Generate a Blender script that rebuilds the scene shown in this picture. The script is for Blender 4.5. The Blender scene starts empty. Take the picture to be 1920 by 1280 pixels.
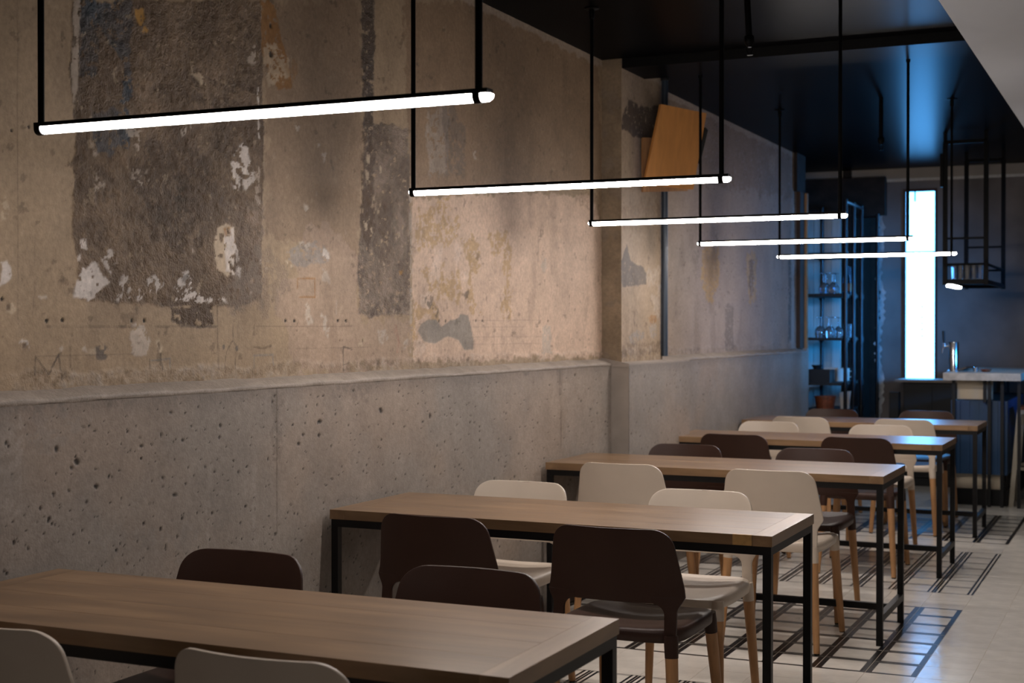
import bpy, bmesh, math, random
import numpy as np
from mathutils import Vector, Matrix, Euler

random.seed(7)
RNG = np.random.default_rng(11)
scene = bpy.context.scene
COL = scene.collection

# ------------------------------------------------------------------ camera, world, lights, exposure
cam_d = bpy.data.cameras.new('camera')
cam = bpy.data.objects.new('camera', cam_d)
COL.objects.link(cam)
cam_d.sensor_width = 36.0
cam_d.lens = 50.0
cam.location = (0, 0, 1.40)
cam.rotation_euler = (math.radians(90 - 0.5156), 0, math.radians(24.439))
cam_d.clip_start = 0.05
cam_d.dof.use_dof = True
cam_d.dof.focus_distance = 4.5
cam_d.dof.aperture_fstop = 5.0
scene.camera = cam

world = bpy.data.worlds.new('world')
scene.world = world
world.use_nodes = True
bg = world.node_tree.nodes['Background']
bg.inputs[0].default_value = (0.9, 0.85, 0.8, 1)
bg.inputs[1].default_value = 0.02

def area(name, loc, rot, sx, sy, power, color):
    l = bpy.data.lights.new(name, 'AREA')
    l.shape = 'RECTANGLE'; l.size = sx; l.size_y = sy; l.energy = power; l.color = color
    o = bpy.data.objects.new(name, l); COL.objects.link(o)
    o.location = loc; o.rotation_euler = rot
    return o

R = math.radians
area('room_fill', (2.4, 4.2, 2.45), (0, R(38), 0), 1.0, 7.0, 8, (1.0, 0.92, 0.86))  # added soft fill light from the unseen right side of the room
area('front_fill', (-0.2, -2.3, 1.7), (R(90), 0, 0), 3.5, 1.6, 10, (1.0, 0.9, 0.82))  # added fill light behind the camera, no window is built there
bl = area('bar_blue_light', (1.9, 10.4, 1.9), (0, 0, 0), 0.9, 0.9, 15, (0.03, 0.36, 1.0))  # added out-of-frame blue light, aimed at the recess planks
bl.rotation_euler = (Vector((-2.95, 13.3, 1.5)) - bl.location).to_track_quat('-Z', 'Y').to_euler()
bl.data.spread = R(26)

vs = scene.view_settings
vs.view_transform = 'Standard'
vs.look = 'None'
vs.gamma = 1.0
vs.use_curve_mapping = False
vs.exposure = -0.2
scene.cycles.use_denoising = True
scene.cycles.max_bounces = 8
scene.cycles.sample_clamp_indirect = 6.0
scene.cycles.caustics_reflective = False
scene.cycles.caustics_refractive = False
TUBE = 150.0            # brightness of the lamp tubes
WINDOW = 13.0          # brightness of the tall window

# ------------------------------------------------------------------ helpers
def lin(c):
    return tuple(((v / 255) / 12.92 if v / 255 <= 0.04045 else ((v / 255 + 0.055) / 1.055) ** 2.4) for v in c)

def material(name, rgb, rough=0.6, metal=0.0, var=0.12, scale=18.0, stretch=(1, 1, 1), bump=0.0, bscale=200.0, spec=0.5, rvar=0.0):
    m = bpy.data.materials.new(name); m.use_nodes = True
    nt = m.node_tree; b = nt.nodes['Principled BSDF']
    tc = nt.nodes.new('ShaderNodeTexCoord'); mp = nt.nodes.new('ShaderNodeMapping')
    mp.inputs['Scale'].default_value = stretch
    nt.links.new(tc.outputs['Object'], mp.inputs[0])
    nz = nt.nodes.new('ShaderNodeTexNoise'); nz.inputs['Scale'].default_value = scale; nz.inputs['Detail'].default_value = 5
    nt.links.new(mp.outputs[0], nz.inputs[0])
    rp = nt.nodes.new('ShaderNodeValToRGB')
    c = lin(rgb)
    rp.color_ramp.elements[0].position = 0.3; rp.color_ramp.elements[1].position = 0.7
    rp.color_ramp.elements[0].color = tuple(v * (1 - var) for v in c) + (1,)
    rp.color_ramp.elements[1].color = tuple(min(1, v * (1 + var)) for v in c) + (1,)
    nt.links.new(nz.outputs[0], rp.inputs[0]); nt.links.new(rp.outputs[0], b.inputs['Base Color'])
    b.inputs['Roughness'].default_value = rough; b.inputs['Metallic'].default_value = metal
    b.inputs['Specular IOR Level'].default_value = spec
    if rvar:
        mr = nt.nodes.new('ShaderNodeMapRange'); mr.inputs[3].default_value = rough - rvar; mr.inputs[4].default_value = rough + rvar
        nt.links.new(nz.outputs[0], mr.inputs[0]); nt.links.new(mr.outputs[0], b.inputs['Roughness'])
    if bump:
        n2 = nt.nodes.new('ShaderNodeTexNoise'); n2.inputs['Scale'].default_value = bscale; n2.inputs['Detail'].default_value = 3
        nt.links.new(mp.outputs[0], n2.inputs[0])
        bp = nt.nodes.new('ShaderNodeBump'); bp.inputs['Strength'].default_value = bump; bp.inputs['Distance'].default_value = 0.002
        nt.links.new(n2.outputs[0], bp.inputs['Height']); nt.links.new(bp.outputs[0], b.inputs['Normal'])
    return m

def emitter(name, rgb, strength):
    m = bpy.data.materials.new(name); m.use_nodes = True
    b = m.node_tree.nodes['Principled BSDF']
    b.inputs['Base Color'].default_value = (0.8, 0.8, 0.8, 1)
    b.inputs['Emission Color'].default_value = tuple(rgb) + (1,)
    b.inputs['Emission Strength'].default_value = strength
    return m

def glass_mat(name, rgb, rough=0.05):
    m = bpy.data.materials.new(name); m.use_nodes = True
    b = m.node_tree.nodes['Principled BSDF']
    b.inputs['Base Color'].default_value = tuple(rgb) + (1,)
    b.inputs['Roughness'].default_value = rough
    b.inputs['Transmission Weight'].default_value = 0.92
    b.inputs['IOR'].default_value = 1.45
    return m

def link(name, me, parent=None, mats=(), smooth=False):
    for m in mats: me.materials.append(m)
    if smooth:
        me.polygons.foreach_set('use_smooth', [True] * len(me.polygons))
    o = bpy.data.objects.new(name, me); COL.objects.link(o)
    if parent is not None: o.parent = parent
    return o

def from_bm(name, bm, mat, parent=None, smooth=False, bevel=0.0, seg=2):
    if bevel:
        bmesh.ops.bevel(bm, geom=[e for e in bm.edges if len(e.link_faces) == 2 and e.calc_face_angle(0) > 0.6], offset=bevel, segments=seg, affect='EDGES', profile=0.5)
    bmesh.ops.recalc_face_normals(bm, faces=bm.faces)
    me = bpy.data.meshes.new(name); bm.to_mesh(me); bm.free()
    return link(name, me, parent, mat if isinstance(mat, (list, tuple)) else [mat], smooth)

def thing(name, label, cat, loc=(0, 0, 0), rz=0.0, group=None):
    o = bpy.data.objects.new(name, None); COL.objects.link(o)
    o.empty_display_size = 0.1
    o.location = loc; o.rotation_euler = (0, 0, rz)
    o['label'] = label; o['category'] = cat
    if group: o['group'] = group
    return o

def tag(o, label, cat, group=None):
    o['label'] = label; o['category'] = cat
    if group: o['group'] = group
    return o

def struct(o, label):
    o['kind'] = 'structure'; o['label'] = label
    return o

def bm_box(bm, x0, x1, y0, y1, z0, z1, M=None, mi=0):
    v = [bm.verts.new(Vector(p) if M is None else M @ Vector(p)) for p in
         ((x0, y0, z0), (x1, y0, z0), (x1, y1, z0), (x0, y1, z0), (x0, y0, z1), (x1, y0, z1), (x1, y1, z1), (x0, y1, z1))]
    fs = [(0, 3, 2, 1), (4, 5, 6, 7), (0, 1, 5, 4), (1, 2, 6, 5), (2, 3, 7, 6), (3, 0, 4, 7)]
    for f in fs: bm.faces.new([v[i] for i in f]).material_index = mi
    return v

def box(name, x0, x1, y0, y1, z0, z1, mat, parent=None, bevel=0.003):
    bm = bmesh.new(); bm_box(bm, x0, x1, y0, y1, z0, z1)
    return from_bm(name, bm, mat, parent, bevel=bevel, seg=1)

def bm_tube(bm, pts, radii, n=12, caps=True, square=False):
    pts = [Vector(p) for p in pts]
    if not isinstance(radii, (list, tuple)): radii = [radii] * len(pts)
    rings = []
    t0 = (pts[1] - pts[0]).normalized()
    up = Vector((0, 0, 1)) if abs(t0.z) < 0.9 else Vector((1, 0, 0))
    a = t0.cross(up).normalized()
    for i, p in enumerate(pts):
        t = (pts[min(i + 1, len(pts) - 1)] - pts[max(i - 1, 0)]).normalized()
        a = (a - t * a.dot(t)).normalized(); b = t.cross(a)
        off = math.pi / 4 if square else 0
        k = 1.41421 if square else 1
        rings.append([bm.verts.new(p + (a * math.cos(2 * math.pi * j / n + off) + b * math.sin(2 * math.pi * j / n + off)) * radii[i] * k) for j in range(n)])
    for r0, r1 in zip(rings, rings[1:]):
        for j in range(n): bm.faces.new((r0[j], r0[(j + 1) % n], r1[(j + 1) % n], r1[j]))
    if caps:
        bm.faces.new(rings[0][::-1]); bm.faces.new(rings[-1])

def tube(name, pts, r, mat, parent=None, n=12, square=False, bevel=0.0):
    bm = bmesh.new(); bm_tube(bm, pts, r, 4 if square else n, True, square)
    o = from_bm(name, bm, mat, parent, smooth=not square, bevel=bevel, seg=1)
    if not square: sharp(o)
    return o

def sharp(o, ang=40):
    me = o.data
    bm = bmesh.new(); bm.from_mesh(me)
    for e in bm.edges:
        if len(e.link_faces) == 2 and e.calc_face_angle(0) > R(ang): e.smooth = False
    bm.to_mesh(me); bm.free()

def bm_lathe(bm, prof, n=20, center=(0, 0, 0)):
    cx, cy, cz = center; rings = []
    for r, z in prof:
        if r < 1e-5: rings.append([bm.verts.new((cx, cy, cz + z))])
        else: rings.append([bm.verts.new((cx + r * math.cos(2 * math.pi * j / n), cy + r * math.sin(2 * math.pi * j / n), cz + z)) for j in range(n)])
    for a, b in zip(rings, rings[1:]):
        for j in range(n):
            k = (j + 1) % n
            if len(a) == 1 and len(b) == 1: continue
            if len(a) == 1: bm.faces.new((a[0], b[k], b[j]))
            elif len(b) == 1: bm.faces.new((a[j], a[k], b[0]))
            else: bm.faces.new((a[j], a[k], b[k], b[j]))

def lathe(name, prof, mat, parent=None, n=20, center=(0, 0, 0)):
    bm = bmesh.new(); bm_lathe(bm, prof, n, center)
    o = from_bm(name, bm, mat, parent, smooth=True); sharp(o, 45); return o

def copy_thing(root, label, loc, rz=None, mats=None):
    r = root.copy(); COL.objects.link(r); r.location = loc
    if rz is not None: r.rotation_euler = (0, 0, rz)
    r['label'] = label
    for ch in root.children:
        c = ch.copy(); COL.objects.link(c); c.parent = r
        for g in ch.children:
            d = g.copy(); COL.objects.link(d); d.parent = c
    return r

# ------------------------------------------------------------------ materials
M = {}
M['black_steel'] = material('black_steel', (16, 15, 16), 0.45, 0.2, 0.2, 30, spec=0.3)
M['lamp_black'] = material('lamp_black', (6, 6, 7), 0.5, 0.0, 0.2, 30, spec=0.06)
M['brown_plastic'] = material('brown_plastic', (58, 38, 30), 0.46, 0, 0.06, 8, bump=0.15, bscale=500, spec=0.3)
M['white_plastic'] = material('white_plastic', (203, 189, 173), 0.42, 0, 0.03, 8, bump=0.1, bscale=500)
M['beech'] = material('beech', (182, 136, 92), 0.45, 0, 0.16, 10, (6, 6, 0.8))
M['foot_black'] = material('foot_black', (20, 18, 17), 0.6)
M['ceiling_paint'] = material('ceiling_paint', (11, 11, 13), 0.29, 0, 0.1, 3, bump=0.05, bscale=12, spec=0.006)
M['beam_paint'] = material('beam_paint', (8, 8, 9), 0.6, 0, 0.1, 3, spec=0.15)
M['soffit_paint'] = material('soffit_paint', (188, 193, 200), 0.8, 0, 0.03, 2)
M['tile_cream'] = material('tile_cream', (232, 226, 216), 0.18, 0, 0.07, 9, bump=0.4, bscale=26, rvar=0.05)
M['tile_dark'] = material('tile_dark', (16, 14, 15), 0.3, 0, 0.25, 9, bump=0.3, bscale=26, spec=0.22)
M['tile_navy'] = material('tile_navy', (14, 17, 27), 0.3, 0, 0.25, 9, bump=0.3, bscale=26, spec=0.22)
M['grout'] = material('grout', (96, 88, 80), 0.9, 0, 0.2, 40)
M['white_wall'] = material('white_wall', (170, 160, 150), 0.9, 0, 0.05, 3)
M['back_concrete'] = material('back_concrete', (112, 106, 104), 0.8, 0, 0.3, 2.2, bump=0.5, bscale=25)
M['rust_frame'] = material('rust_frame', (58, 36, 30), 0.6, 0.1, 0.25, 20)
M['char_and_void'] = material('char_and_void', (34, 27, 23), 0.9, 0, 0.5, 12, bump=0.9, bscale=40)
M['old_wood'] = material('old_wood', (60, 44, 34), 0.8, 0, 0.3, 14, (5, 5, 0.6))
M['tan_wood'] = material('tan_wood', (158, 116, 76), 0.7, 0, 0.2, 14, (5, 5, 0.6))
M['plywood'] = material('plywood', (196, 136, 74), 0.6, 0, 0.1, 9, (1, 4, 0.8))
M['pale_plank'] = material('pale_plank', (188, 184, 178), 0.65, 0, 0.12, 8, (5, 5, 0.5))
M['chrome'] = material('chrome', (200, 200, 205), 0.15, 1.0, 0.03)
M['stone'] = material('stone', (186, 176, 164), 0.35, 0, 0.22, 16)
M['cream_panel'] = material('cream_panel', (206, 192, 168), 0.5, 0, 0.04, 6)
M['blue_paint'] = material('blue_paint', (14, 60, 100), 0.5, 0, 0.15, 6, (3, 3, 0.5))
M['filler'] = material('filler', (170, 132, 78), 0.5, 0, 0.25, 30)
M['matt_black'] = material('matt_black', (18, 18, 19), 0.7, 0, 0.2, 10)
M['grey_wood'] = material('grey_wood', (120, 104, 92), 0.55, 0, 0.2, 10, (0.8, 6, 6))
M['stool_paint'] = material('stool_paint', (168, 160, 144), 0.5, 0.0, 0.05, 8)
M['rust_seat'] = material('rust_seat', (120, 62, 36), 0.5, 0, 0.15, 10)
M['copper'] = material('copper', (118, 62, 38), 0.55, 0.0, 0.4, 40)
M['paper'] = material('paper', (196, 188, 180), 0.8, 0, 0.05, 10)
M['kraft'] = material('kraft', (150, 116, 92), 0.8, 0, 0.1, 10)
M['glass'] = glass_mat('glass', (0.9, 0.95, 1.0))
M['bottle_glass'] = glass_mat('bottle_glass', (0.15, 0.3, 0.5), 0.1)
M['tube_light'] = emitter('tube_light', (1.0, 0.905, 0.845), TUBE)
M['tube_light_dim'] = emitter('tube_light_dim', (1.0, 0.905, 0.86), TUBE * 0.40)
M['strip_light'] = emitter('strip_light', (0.95, 1.0, 0.97), 25.0)
M['blue_daylight'] = emitter('blue_daylight', (0.09, 0.42, 1.0), WINDOW)

def wood_top():
    m = bpy.data.materials.new('table_wood'); m.use_nodes = True
    nt = m.node_tree; b = nt.nodes['Principled BSDF']
    tc = nt.nodes.new('ShaderNodeTexCoord'); oi = nt.nodes.new('ShaderNodeObjectInfo')
    mp = nt.nodes.new('ShaderNodeMapping'); mp.inputs['Scale'].default_value = (1.1, 6.5, 6.5)
    nt.links.new(tc.outputs['Object'], mp.inputs[0])
    cm = nt.nodes.new('ShaderNodeVectorMath'); cm.operation = 'SCALE'; cm.inputs[0].default_value = (7, 13, 3)
    nt.links.new(oi.outputs['Random'], cm.inputs['Scale']); nt.links.new(cm.outputs[0], mp.inputs[1])
    nz = nt.nodes.new('ShaderNodeTexNoise'); nz.inputs['Scale'].default_value = 2.6; nz.inputs['Detail'].default_value = 4.5; nz.inputs['Roughness'].default_value = 0.5; nz.inputs['Distortion'].default_value = 0.35
    nt.links.new(mp.outputs[0], nz.inputs[0])
    rp = nt.nodes.new('ShaderNodeValToRGB'); e = rp.color_ramp.elements
    e[0].position = 0.26; e[0].color = lin((116, 91, 67)) + (1,)
    e[1].position = 0.72; e[1].color = lin((154, 124, 93)) + (1,)
    k = rp.color_ramp.elements.new(0.5); k.color = lin((135, 107, 79)) + (1,)
    nt.links.new(nz.outputs[0], rp.inputs[0])
    n2 = nt.nodes.new('ShaderNodeTexNoise'); n2.inputs['Scale'].default_value = 60; n2.inputs['Detail'].default_value = 3
    m2 = nt.nodes.new('ShaderNodeMapping'); m2.inputs['Scale'].default_value = (0.06, 1.2, 1.2)
    nt.links.new(tc.outputs['Object'], m2.inputs[0]); nt.links.new(m2.outputs[0], n2.inputs[0])
    mx = nt.nodes.new('ShaderNodeMix'); mx.data_type = 'RGBA'; mx.blend_type = 'MULTIPLY'; mx.inputs[0].default_value = 0.22
    nt.links.new(rp.outputs[0], mx.inputs[6]); nt.links.new(n2.outputs[0], mx.inputs[7])
    g = nt.nodes.new('ShaderNodeMix'); g.data_type = 'RGBA'; g.blend_type = 'MULTIPLY'; g.inputs[0].default_value = 1.0
    mr = nt.nodes.new('ShaderNodeMapRange'); mr.inputs[3].default_value = 0.86; mr.inputs[4].default_value = 1.14
    nt.links.new(oi.outputs['Random'], mr.inputs[0]); nt.links.new(mx.outputs[2], g.inputs[6]); nt.links.new(mr.outputs[0], g.inputs[7])
    nt.links.new(g.outputs[2], b.inputs['Base Color'])
    r2 = nt.nodes.new('ShaderNodeMapRange'); r2.inputs[3].default_value = 0.26; r2.inputs[4].default_value = 0.34; b.inputs['Specular IOR Level'].default_value = 0.34
    nt.links.new(nz.outputs[0], r2.inputs[0]); nt.links.new(r2.outputs[0], b.inputs['Roughness'])
    bp = nt.nodes.new('ShaderNodeBump'); bp.inputs['Strength'].default_value = 0.12; bp.inputs['Distance'].default_value = 0.001
    nt.links.new(n2.outputs[0], bp.inputs['Height']); nt.links.new(bp.outputs[0], b.inputs['Normal'])
    return m
M['table_wood'] = wood_top()

def wall_material(name, rough, grain):
    m = bpy.data.materials.new(name); m.use_nodes = True
    nt = m.node_tree; b = nt.nodes['Principled BSDF']
    at = nt.nodes.new('ShaderNodeAttribute'); at.attribute_name = 'Col'
    tc = nt.nodes.new('ShaderNodeTexCoord')
    n1 = nt.nodes.new('ShaderNodeTexNoise'); n1.inputs['Scale'].default_value = 55; n1.inputs['Detail'].default_value = 6; n1.inputs['Roughness'].default_value = 0.65
    nt.links.new(tc.outputs['Object'], n1.inputs[0])
    mr = nt.nodes.new('ShaderNodeMapRange'); mr.inputs[1].default_value = 0.3; mr.inputs[2].default_value = 0.7; mr.inputs[3].default_value = 1 - grain; mr.inputs[4].default_value = 1 + grain
    nt.links.new(n1.outputs[0], mr.inputs[0])
    mx = nt.nodes.new('ShaderNodeMix'); mx.data_type = 'RGBA'; mx.blend_type = 'MULTIPLY'; mx.inputs[0].default_value = 1.0
    nt.links.new(at.outputs['Color'], mx.inputs[6]); nt.links.new(mr.outputs[0], mx.inputs[7])
    nt.links.new(mx.outputs[2], b.inputs['Base Color'])
    b.inputs['Roughness'].default_value = rough
    b.inputs['Specular IOR Level'].default_value = 0.3
    n2 = nt.nodes.new('ShaderNodeTexNoise'); n2.inputs['Scale'].default_value = 130; n2.inputs['Detail'].default_value = 4
    nt.links.new(tc.outputs['Object'], n2.inputs[0])
    ad = nt.nodes.new('ShaderNodeMath'); ad.operation = 'MULTIPLY_ADD'; ad.inputs[1].default_value = 1.3; ad.inputs[2].default_value = 0.16
    nt.links.new(at.outputs['Alpha'], ad.inputs[0])
    bp = nt.nodes.new('ShaderNodeBump'); bp.inputs['Distance'].default_value = 0.004
    nt.links.new(ad.outputs[0], bp.inputs['Strength']); nt.links.new(n2.outputs[0], bp.inputs['Height']); nt.links.new(bp.outputs[0], b.inputs['Normal'])
    return m
M['plaster'] = wall_material('plaster', 0.66, 0.17)
M['concrete'] = wall_material('concrete', 0.60, 0.14)

# ------------------------------------------------------------------ old plaster: pigments, patches (metres along the wall, metres up)
PIG = {k: np.array(lin(v)) for k, v in dict(
    tan=(156, 136, 112), peach=(204, 178, 158), umber=(130, 107, 85), brown=(134, 113, 93), rosetan=(166, 144, 128), dark=(98, 82, 67),
    darker=(70, 57, 46), umberdk=(92, 75, 59), greyd=(120, 108, 98), slate=(60, 70, 80), chalk=(182, 169, 156), white=(204, 196, 190),
    cream=(184, 166, 142), ochrey=(172, 130, 62), ochre=(142, 100, 50), ochrel=(180, 150, 106), greyblu=(140, 134, 129), greydk=(98, 90, 84),
    greyrough=(108, 97, 89), greyl=(152, 140, 129), greypatch=(142, 134, 125), peachl=(216, 194, 178), mold=(84, 72, 60), crack=(80, 68, 58),
    pencil=(66, 58, 52), bluechalk=(96, 112, 120), redchalk=(152, 92, 78), black=(22, 19, 16), pilbase=(154, 136, 118), lightc=(172, 162, 154),
    pit=(38, 33, 30), concrete=(142, 132, 123), farwall=(158, 144, 136)).items()}
FEATURES = [
  ('U','poly',[(5.155,1.935),(5.811,2.018),(7.21,2.126),(7.357,1.977),(7.374,1.246),(5.177,1.263)],'peach',0.9,0.03,0,0,0),  # peach plaster, tone raised to carry the lamp-lit brightness of mid-wall
  ('U','poly',[(5.11,2.739),(5.756,2.875),(7.29,2.876),(7.373,2.199),(5.811,2.038),(5.155,1.95)],'umber',0.75,0.05,0,0,0),
  ('U','poly',[(4.103,2.528),(4.749,2.663),(4.768,2.051),(4.735,1.679),(4.46,1.686),(4.117,1.724)],'brown',0.7,0.04,0,0,0),
  ('U','poly',[(4.46,1.822),(4.735,1.679),(4.734,1.433),(5.154,1.435),(5.154,1.238),(4.316,1.24),(4.182,1.504)],'rosetan',0.6,0.06,0,0,0),
  ('U','poly',[(3.154,2.329),(4.087,2.525),(4.099,2.143),(4.085,1.502),(3.93,1.473),(3.619,1.468),(3.184,1.485),(3.154,1.666),(3.164,1.954),(3.147,2.147)],'dark',0.85,0.012,0,1.0,1.0),
  ('U','poly',[(3.43,1.971),(3.621,2.027),(3.814,1.948),(3.799,1.722),(3.646,1.637),(3.516,1.663),(3.441,1.779)],'darker',0.65,0.08,0.25,0,1.0),
  ('U','poly',[(3.185,1.88),(3.298,1.892),(3.298,1.69),(3.184,1.622)],'darker',0.4,0.08,0.3,0,1.0),
  ('U','poly',[(3.872,2.147),(4.086,2.178),(4.086,2.069),(3.931,1.961),(3.814,2.017)],'darker',0.5,0.06,0.2,0,0),
  ('U','poly',[(3.543,2.214),(4.086,2.224),(4.086,2.196),(3.543,2.189)],'darker',0.55,0.02,0.2,0,0),
  ('U','poly',[(3.418,2.145),(4.055,2.146),(4.023,2.124),(3.418,2.129)],'darker',0.6,0.02,0.25,0,0),
  ('U','poly',[(3.3,2.266),(3.418,2.225),(3.413,2.08),(3.253,2.088)],'umberdk',0.7,0.05,0.15,0,0),
  ('U','poly',[(3.871,1.814),(4.092,1.832),(4.091,1.502),(3.93,1.482),(3.9,1.64)],'greyd',0.55,0.05,0.2,0,1),
  ('U','poly',[(4.069,1.675),(4.317,1.621),(4.116,1.448),(3.812,1.471)],'greyd',0.35,0.05,0.2,0,0.5),
  ('U','poly',[(3.187,2.336),(3.407,2.382),(3.414,2.288),(3.394,2.205),(3.408,2.127),(3.389,2.077),(3.358,2.064),(3.375,2.17),(3.277,2.262),(3.265,2.167),(3.253,2.126),(3.186,2.123)],'slate',0.95,0.02,0.18,-0.5,0),
  ('U','poly',[(3.235,2.031),(3.393,2.054),(3.422,2.01),(3.393,1.927),(3.35,1.945),(3.31,1.909),(3.253,1.903),(3.23,1.977)],'slate',0.9,0.02,0.2,-0.5,0),
  ('U','poly',[(3.161,2.33),(3.183,2.335),(3.182,2.198),(3.171,2.075),(3.158,2.028),(3.152,2.2)],'chalk',0.75,0.008,0.1,0.5,0),
  ('U','poly',[(3.419,2.36),(3.463,2.371),(3.473,2.339),(3.458,2.32),(3.493,2.306),(3.463,2.294),(3.424,2.334)],'ochrey',0.85,0.01,0.1,0.6,0),
  ('U','poly',[(4.078,2.523),(4.158,2.539),(4.201,2.437),(4.251,2.352),(4.278,2.253),(4.184,2.233),(4.119,2.293),(4.087,2.361)],'ochre',0.85,0.012,0.1,0.5,0),
  ('U','poly',[(4.112,2.383),(4.168,2.401),(4.268,2.346),(4.257,2.278),(4.135,2.24),(4.103,2.308)],'cream',0.8,0.02,0.25,0.5,0),
  ('U','dot',[(4.145,2.349)],'black',0.9,0.012,0,-3,0),
  ('U','dot',[(4.145,2.448)],'black',0.8,0.008,0,-3,0),
  ('U','poly',[(4.244,2.323),(4.319,2.364),(4.326,2.308),(4.267,2.261)],'ochre',0.4,0.03,0.2,0,0),
  ('U','poly',[(3.999,2.295),(4.036,2.366),(4.062,2.374),(4.061,2.292)],'chalk',0.8,0.01,0.3,0.5,0),
  ('U','poly',[(3.708,2.208),(3.736,2.223),(3.78,2.199),(3.764,2.174),(3.736,2.195)],'cream',0.85,0.008,0.2,0.5,0),
  ('U','poly',[(4.058,2.228),(4.074,2.231),(4.073,2.045),(4.061,2.065)],'white',0.8,0.006,0.2,0.6,0),
  ('U','poly',[(3.895,1.895),(3.931,1.978),(3.977,2.016),(4.007,1.996),(4.029,1.899),(3.998,1.857),(3.961,1.91),(3.931,1.868)],'white',0.9,0.02,0.35,0.6,0),
  ('U','poly',[(4.054,1.947),(4.073,1.949),(4.073,1.83),(4.054,1.847)],'chalk',0.8,0.01,0.3,0,0),
  ('U','poly',[(3.393,2.006),(3.447,2.021),(3.479,1.977),(3.447,1.908),(3.417,1.945)],'chalk',0.75,0.02,0.45,0.5,0),
  ('U','poly',[(3.417,1.881),(3.479,1.88),(3.479,1.839),(3.429,1.835)],'chalk',0.65,0.02,0.5,0.5,0),
  ('U','poly',[(3.208,1.967),(3.241,1.932),(3.28,1.89),(3.248,1.887)],'chalk',0.8,0.01,0.3,0.5,0),
  ('U','poly',[(3.241,1.856),(3.275,1.828),(3.279,1.774),(3.252,1.78)],'chalk',0.65,0.015,0.45,0,0),
  ('U','poly',[(3.813,1.688),(3.836,1.728),(3.886,1.748),(3.925,1.739),(3.924,1.584),(3.885,1.572),(3.821,1.588)],'cream',0.95,0.008,0.03,0.8,0),
  ('U','poly',[(3.868,1.723),(3.922,1.738),(3.921,1.579),(3.874,1.586),(3.865,1.656)],'white',0.9,0.008,0.1,1.0,0),
  ('U','poly',[(3.93,1.677),(3.961,1.643),(3.96,1.571),(3.93,1.579)],'white',0.7,0.01,0.35,0,0),
  ('U','poly',[(3.865,1.729),(3.901,1.739),(3.907,1.711),(3.871,1.702)],'ochre',0.8,0.008,0.1,0,0),
  ('U','poly',[(3.16,1.491),(3.166,1.53),(3.189,1.558),(3.193,1.577),(3.211,1.57),(3.245,1.588),(3.26,1.567),(3.299,1.534),(3.274,1.509),(3.217,1.489)],'white',0.98,0.012,0.04,1.0,0),
  ('U','poly',[(3.281,1.599),(3.311,1.631),(3.335,1.606),(3.311,1.563)],'white',0.8,0.012,0.35,0.6,0),
  ('U','poly',[(3.167,1.606),(3.184,1.61),(3.184,1.589),(3.169,1.588)],'white',0.8,0.006,0.2,0,0),
  ('U','poly',[(3.185,1.649),(3.207,1.657),(3.207,1.631),(3.189,1.634)],'white',0.8,0.006,0.2,0,0),
  ('U','poly',[(3.349,1.536),(3.392,1.562),(3.406,1.521),(3.382,1.486),(3.353,1.512)],'white',0.85,0.015,0.35,0.6,0),
  ('U','poly',[(3.485,1.548),(3.541,1.577),(3.556,1.533),(3.503,1.495)],'white',0.85,0.015,0.4,0.6,0),
  ('U','poly',[(3.339,1.496),(3.416,1.496),(3.445,1.522),(3.47,1.491),(3.344,1.487)],'white',0.85,0.012,0.35,0.6,0),
  ('U','poly',[(3.588,1.49),(3.619,1.527),(3.652,1.571),(3.695,1.563),(3.728,1.516),(3.761,1.503),(3.871,1.504),(3.885,1.486),(3.728,1.485)],'white',0.95,0.015,0.28,0.8,0),
  ('U','poly',[(3.646,1.561),(3.679,1.571),(3.689,1.546),(3.66,1.541)],'black',0.6,0.008,0.3,0,0),
  ('U','poly',[(3.598,1.463),(3.659,1.474),(3.807,1.476),(3.812,1.414),(3.733,1.407),(3.659,1.407),(3.598,1.43)],'darker',0.9,0.015,0.12,-0.6,0.8),
  ('U','poly',[(3.344,1.465),(3.44,1.466),(3.445,1.394),(3.355,1.425)],'umberdk',0.45,0.03,0.35,0,0),
  ('U','poly',[(3.077,1.557),(3.151,1.552),(3.153,1.507),(3.087,1.528)],'umberdk',0.5,0.05,0.3,0,0),
  ('U','poly',[(3.408,1.41),(3.435,1.416),(3.465,1.413),(3.49,1.361),(3.482,1.319),(3.427,1.317),(3.405,1.33),(3.398,1.362)],'chalk',0.95,0.006,0.03,0.8,0),
  ('U','poly',[(3.244,1.348),(3.285,1.356),(3.303,1.339),(3.289,1.313),(3.255,1.313)],'greydk',0.9,0.006,0.1,-0.8,0),
  ('U','poly',[(3.219,1.34),(3.246,1.344),(3.246,1.329),(3.223,1.329)],'cream',0.8,0.006,0.1,0,0),
  ('U','poly',[(2.948,1.363),(2.973,1.371),(2.979,1.351),(2.965,1.336),(2.949,1.339)],'white',0.85,0.012,0.35,0.5,0),
  ('U','poly',[(2.957,1.358),(2.973,1.361),(2.969,1.345),(2.957,1.348)],'umberdk',0.8,0.005,0.1,-1,0),
  ('U','poly',[(2.877,1.578),(2.903,1.58),(2.911,1.544),(2.892,1.522),(2.876,1.519)],'white',0.95,0.01,0.04,0.8,0),
  ('U','poly',[(2.877,1.754),(2.896,1.747),(2.91,1.72),(2.904,1.696),(2.877,1.68)],'cream',0.7,0.01,0.2,0.5,0),
  ('U','poly',[(2.899,1.463),(2.919,1.469),(2.93,1.452),(2.918,1.44),(2.899,1.451)],'cream',0.9,0.006,0.1,0.4,0),
  ('U','poly',[(2.899,1.465),(2.911,1.466),(2.911,1.451),(2.899,1.451)],'umberdk',0.85,0.004,0.1,-1,0),
  ('U','poly',[(3.018,1.488),(3.051,1.494),(3.051,1.483),(3.027,1.479)],'chalk',0.85,0.006,0.1,0.4,0),
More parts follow.
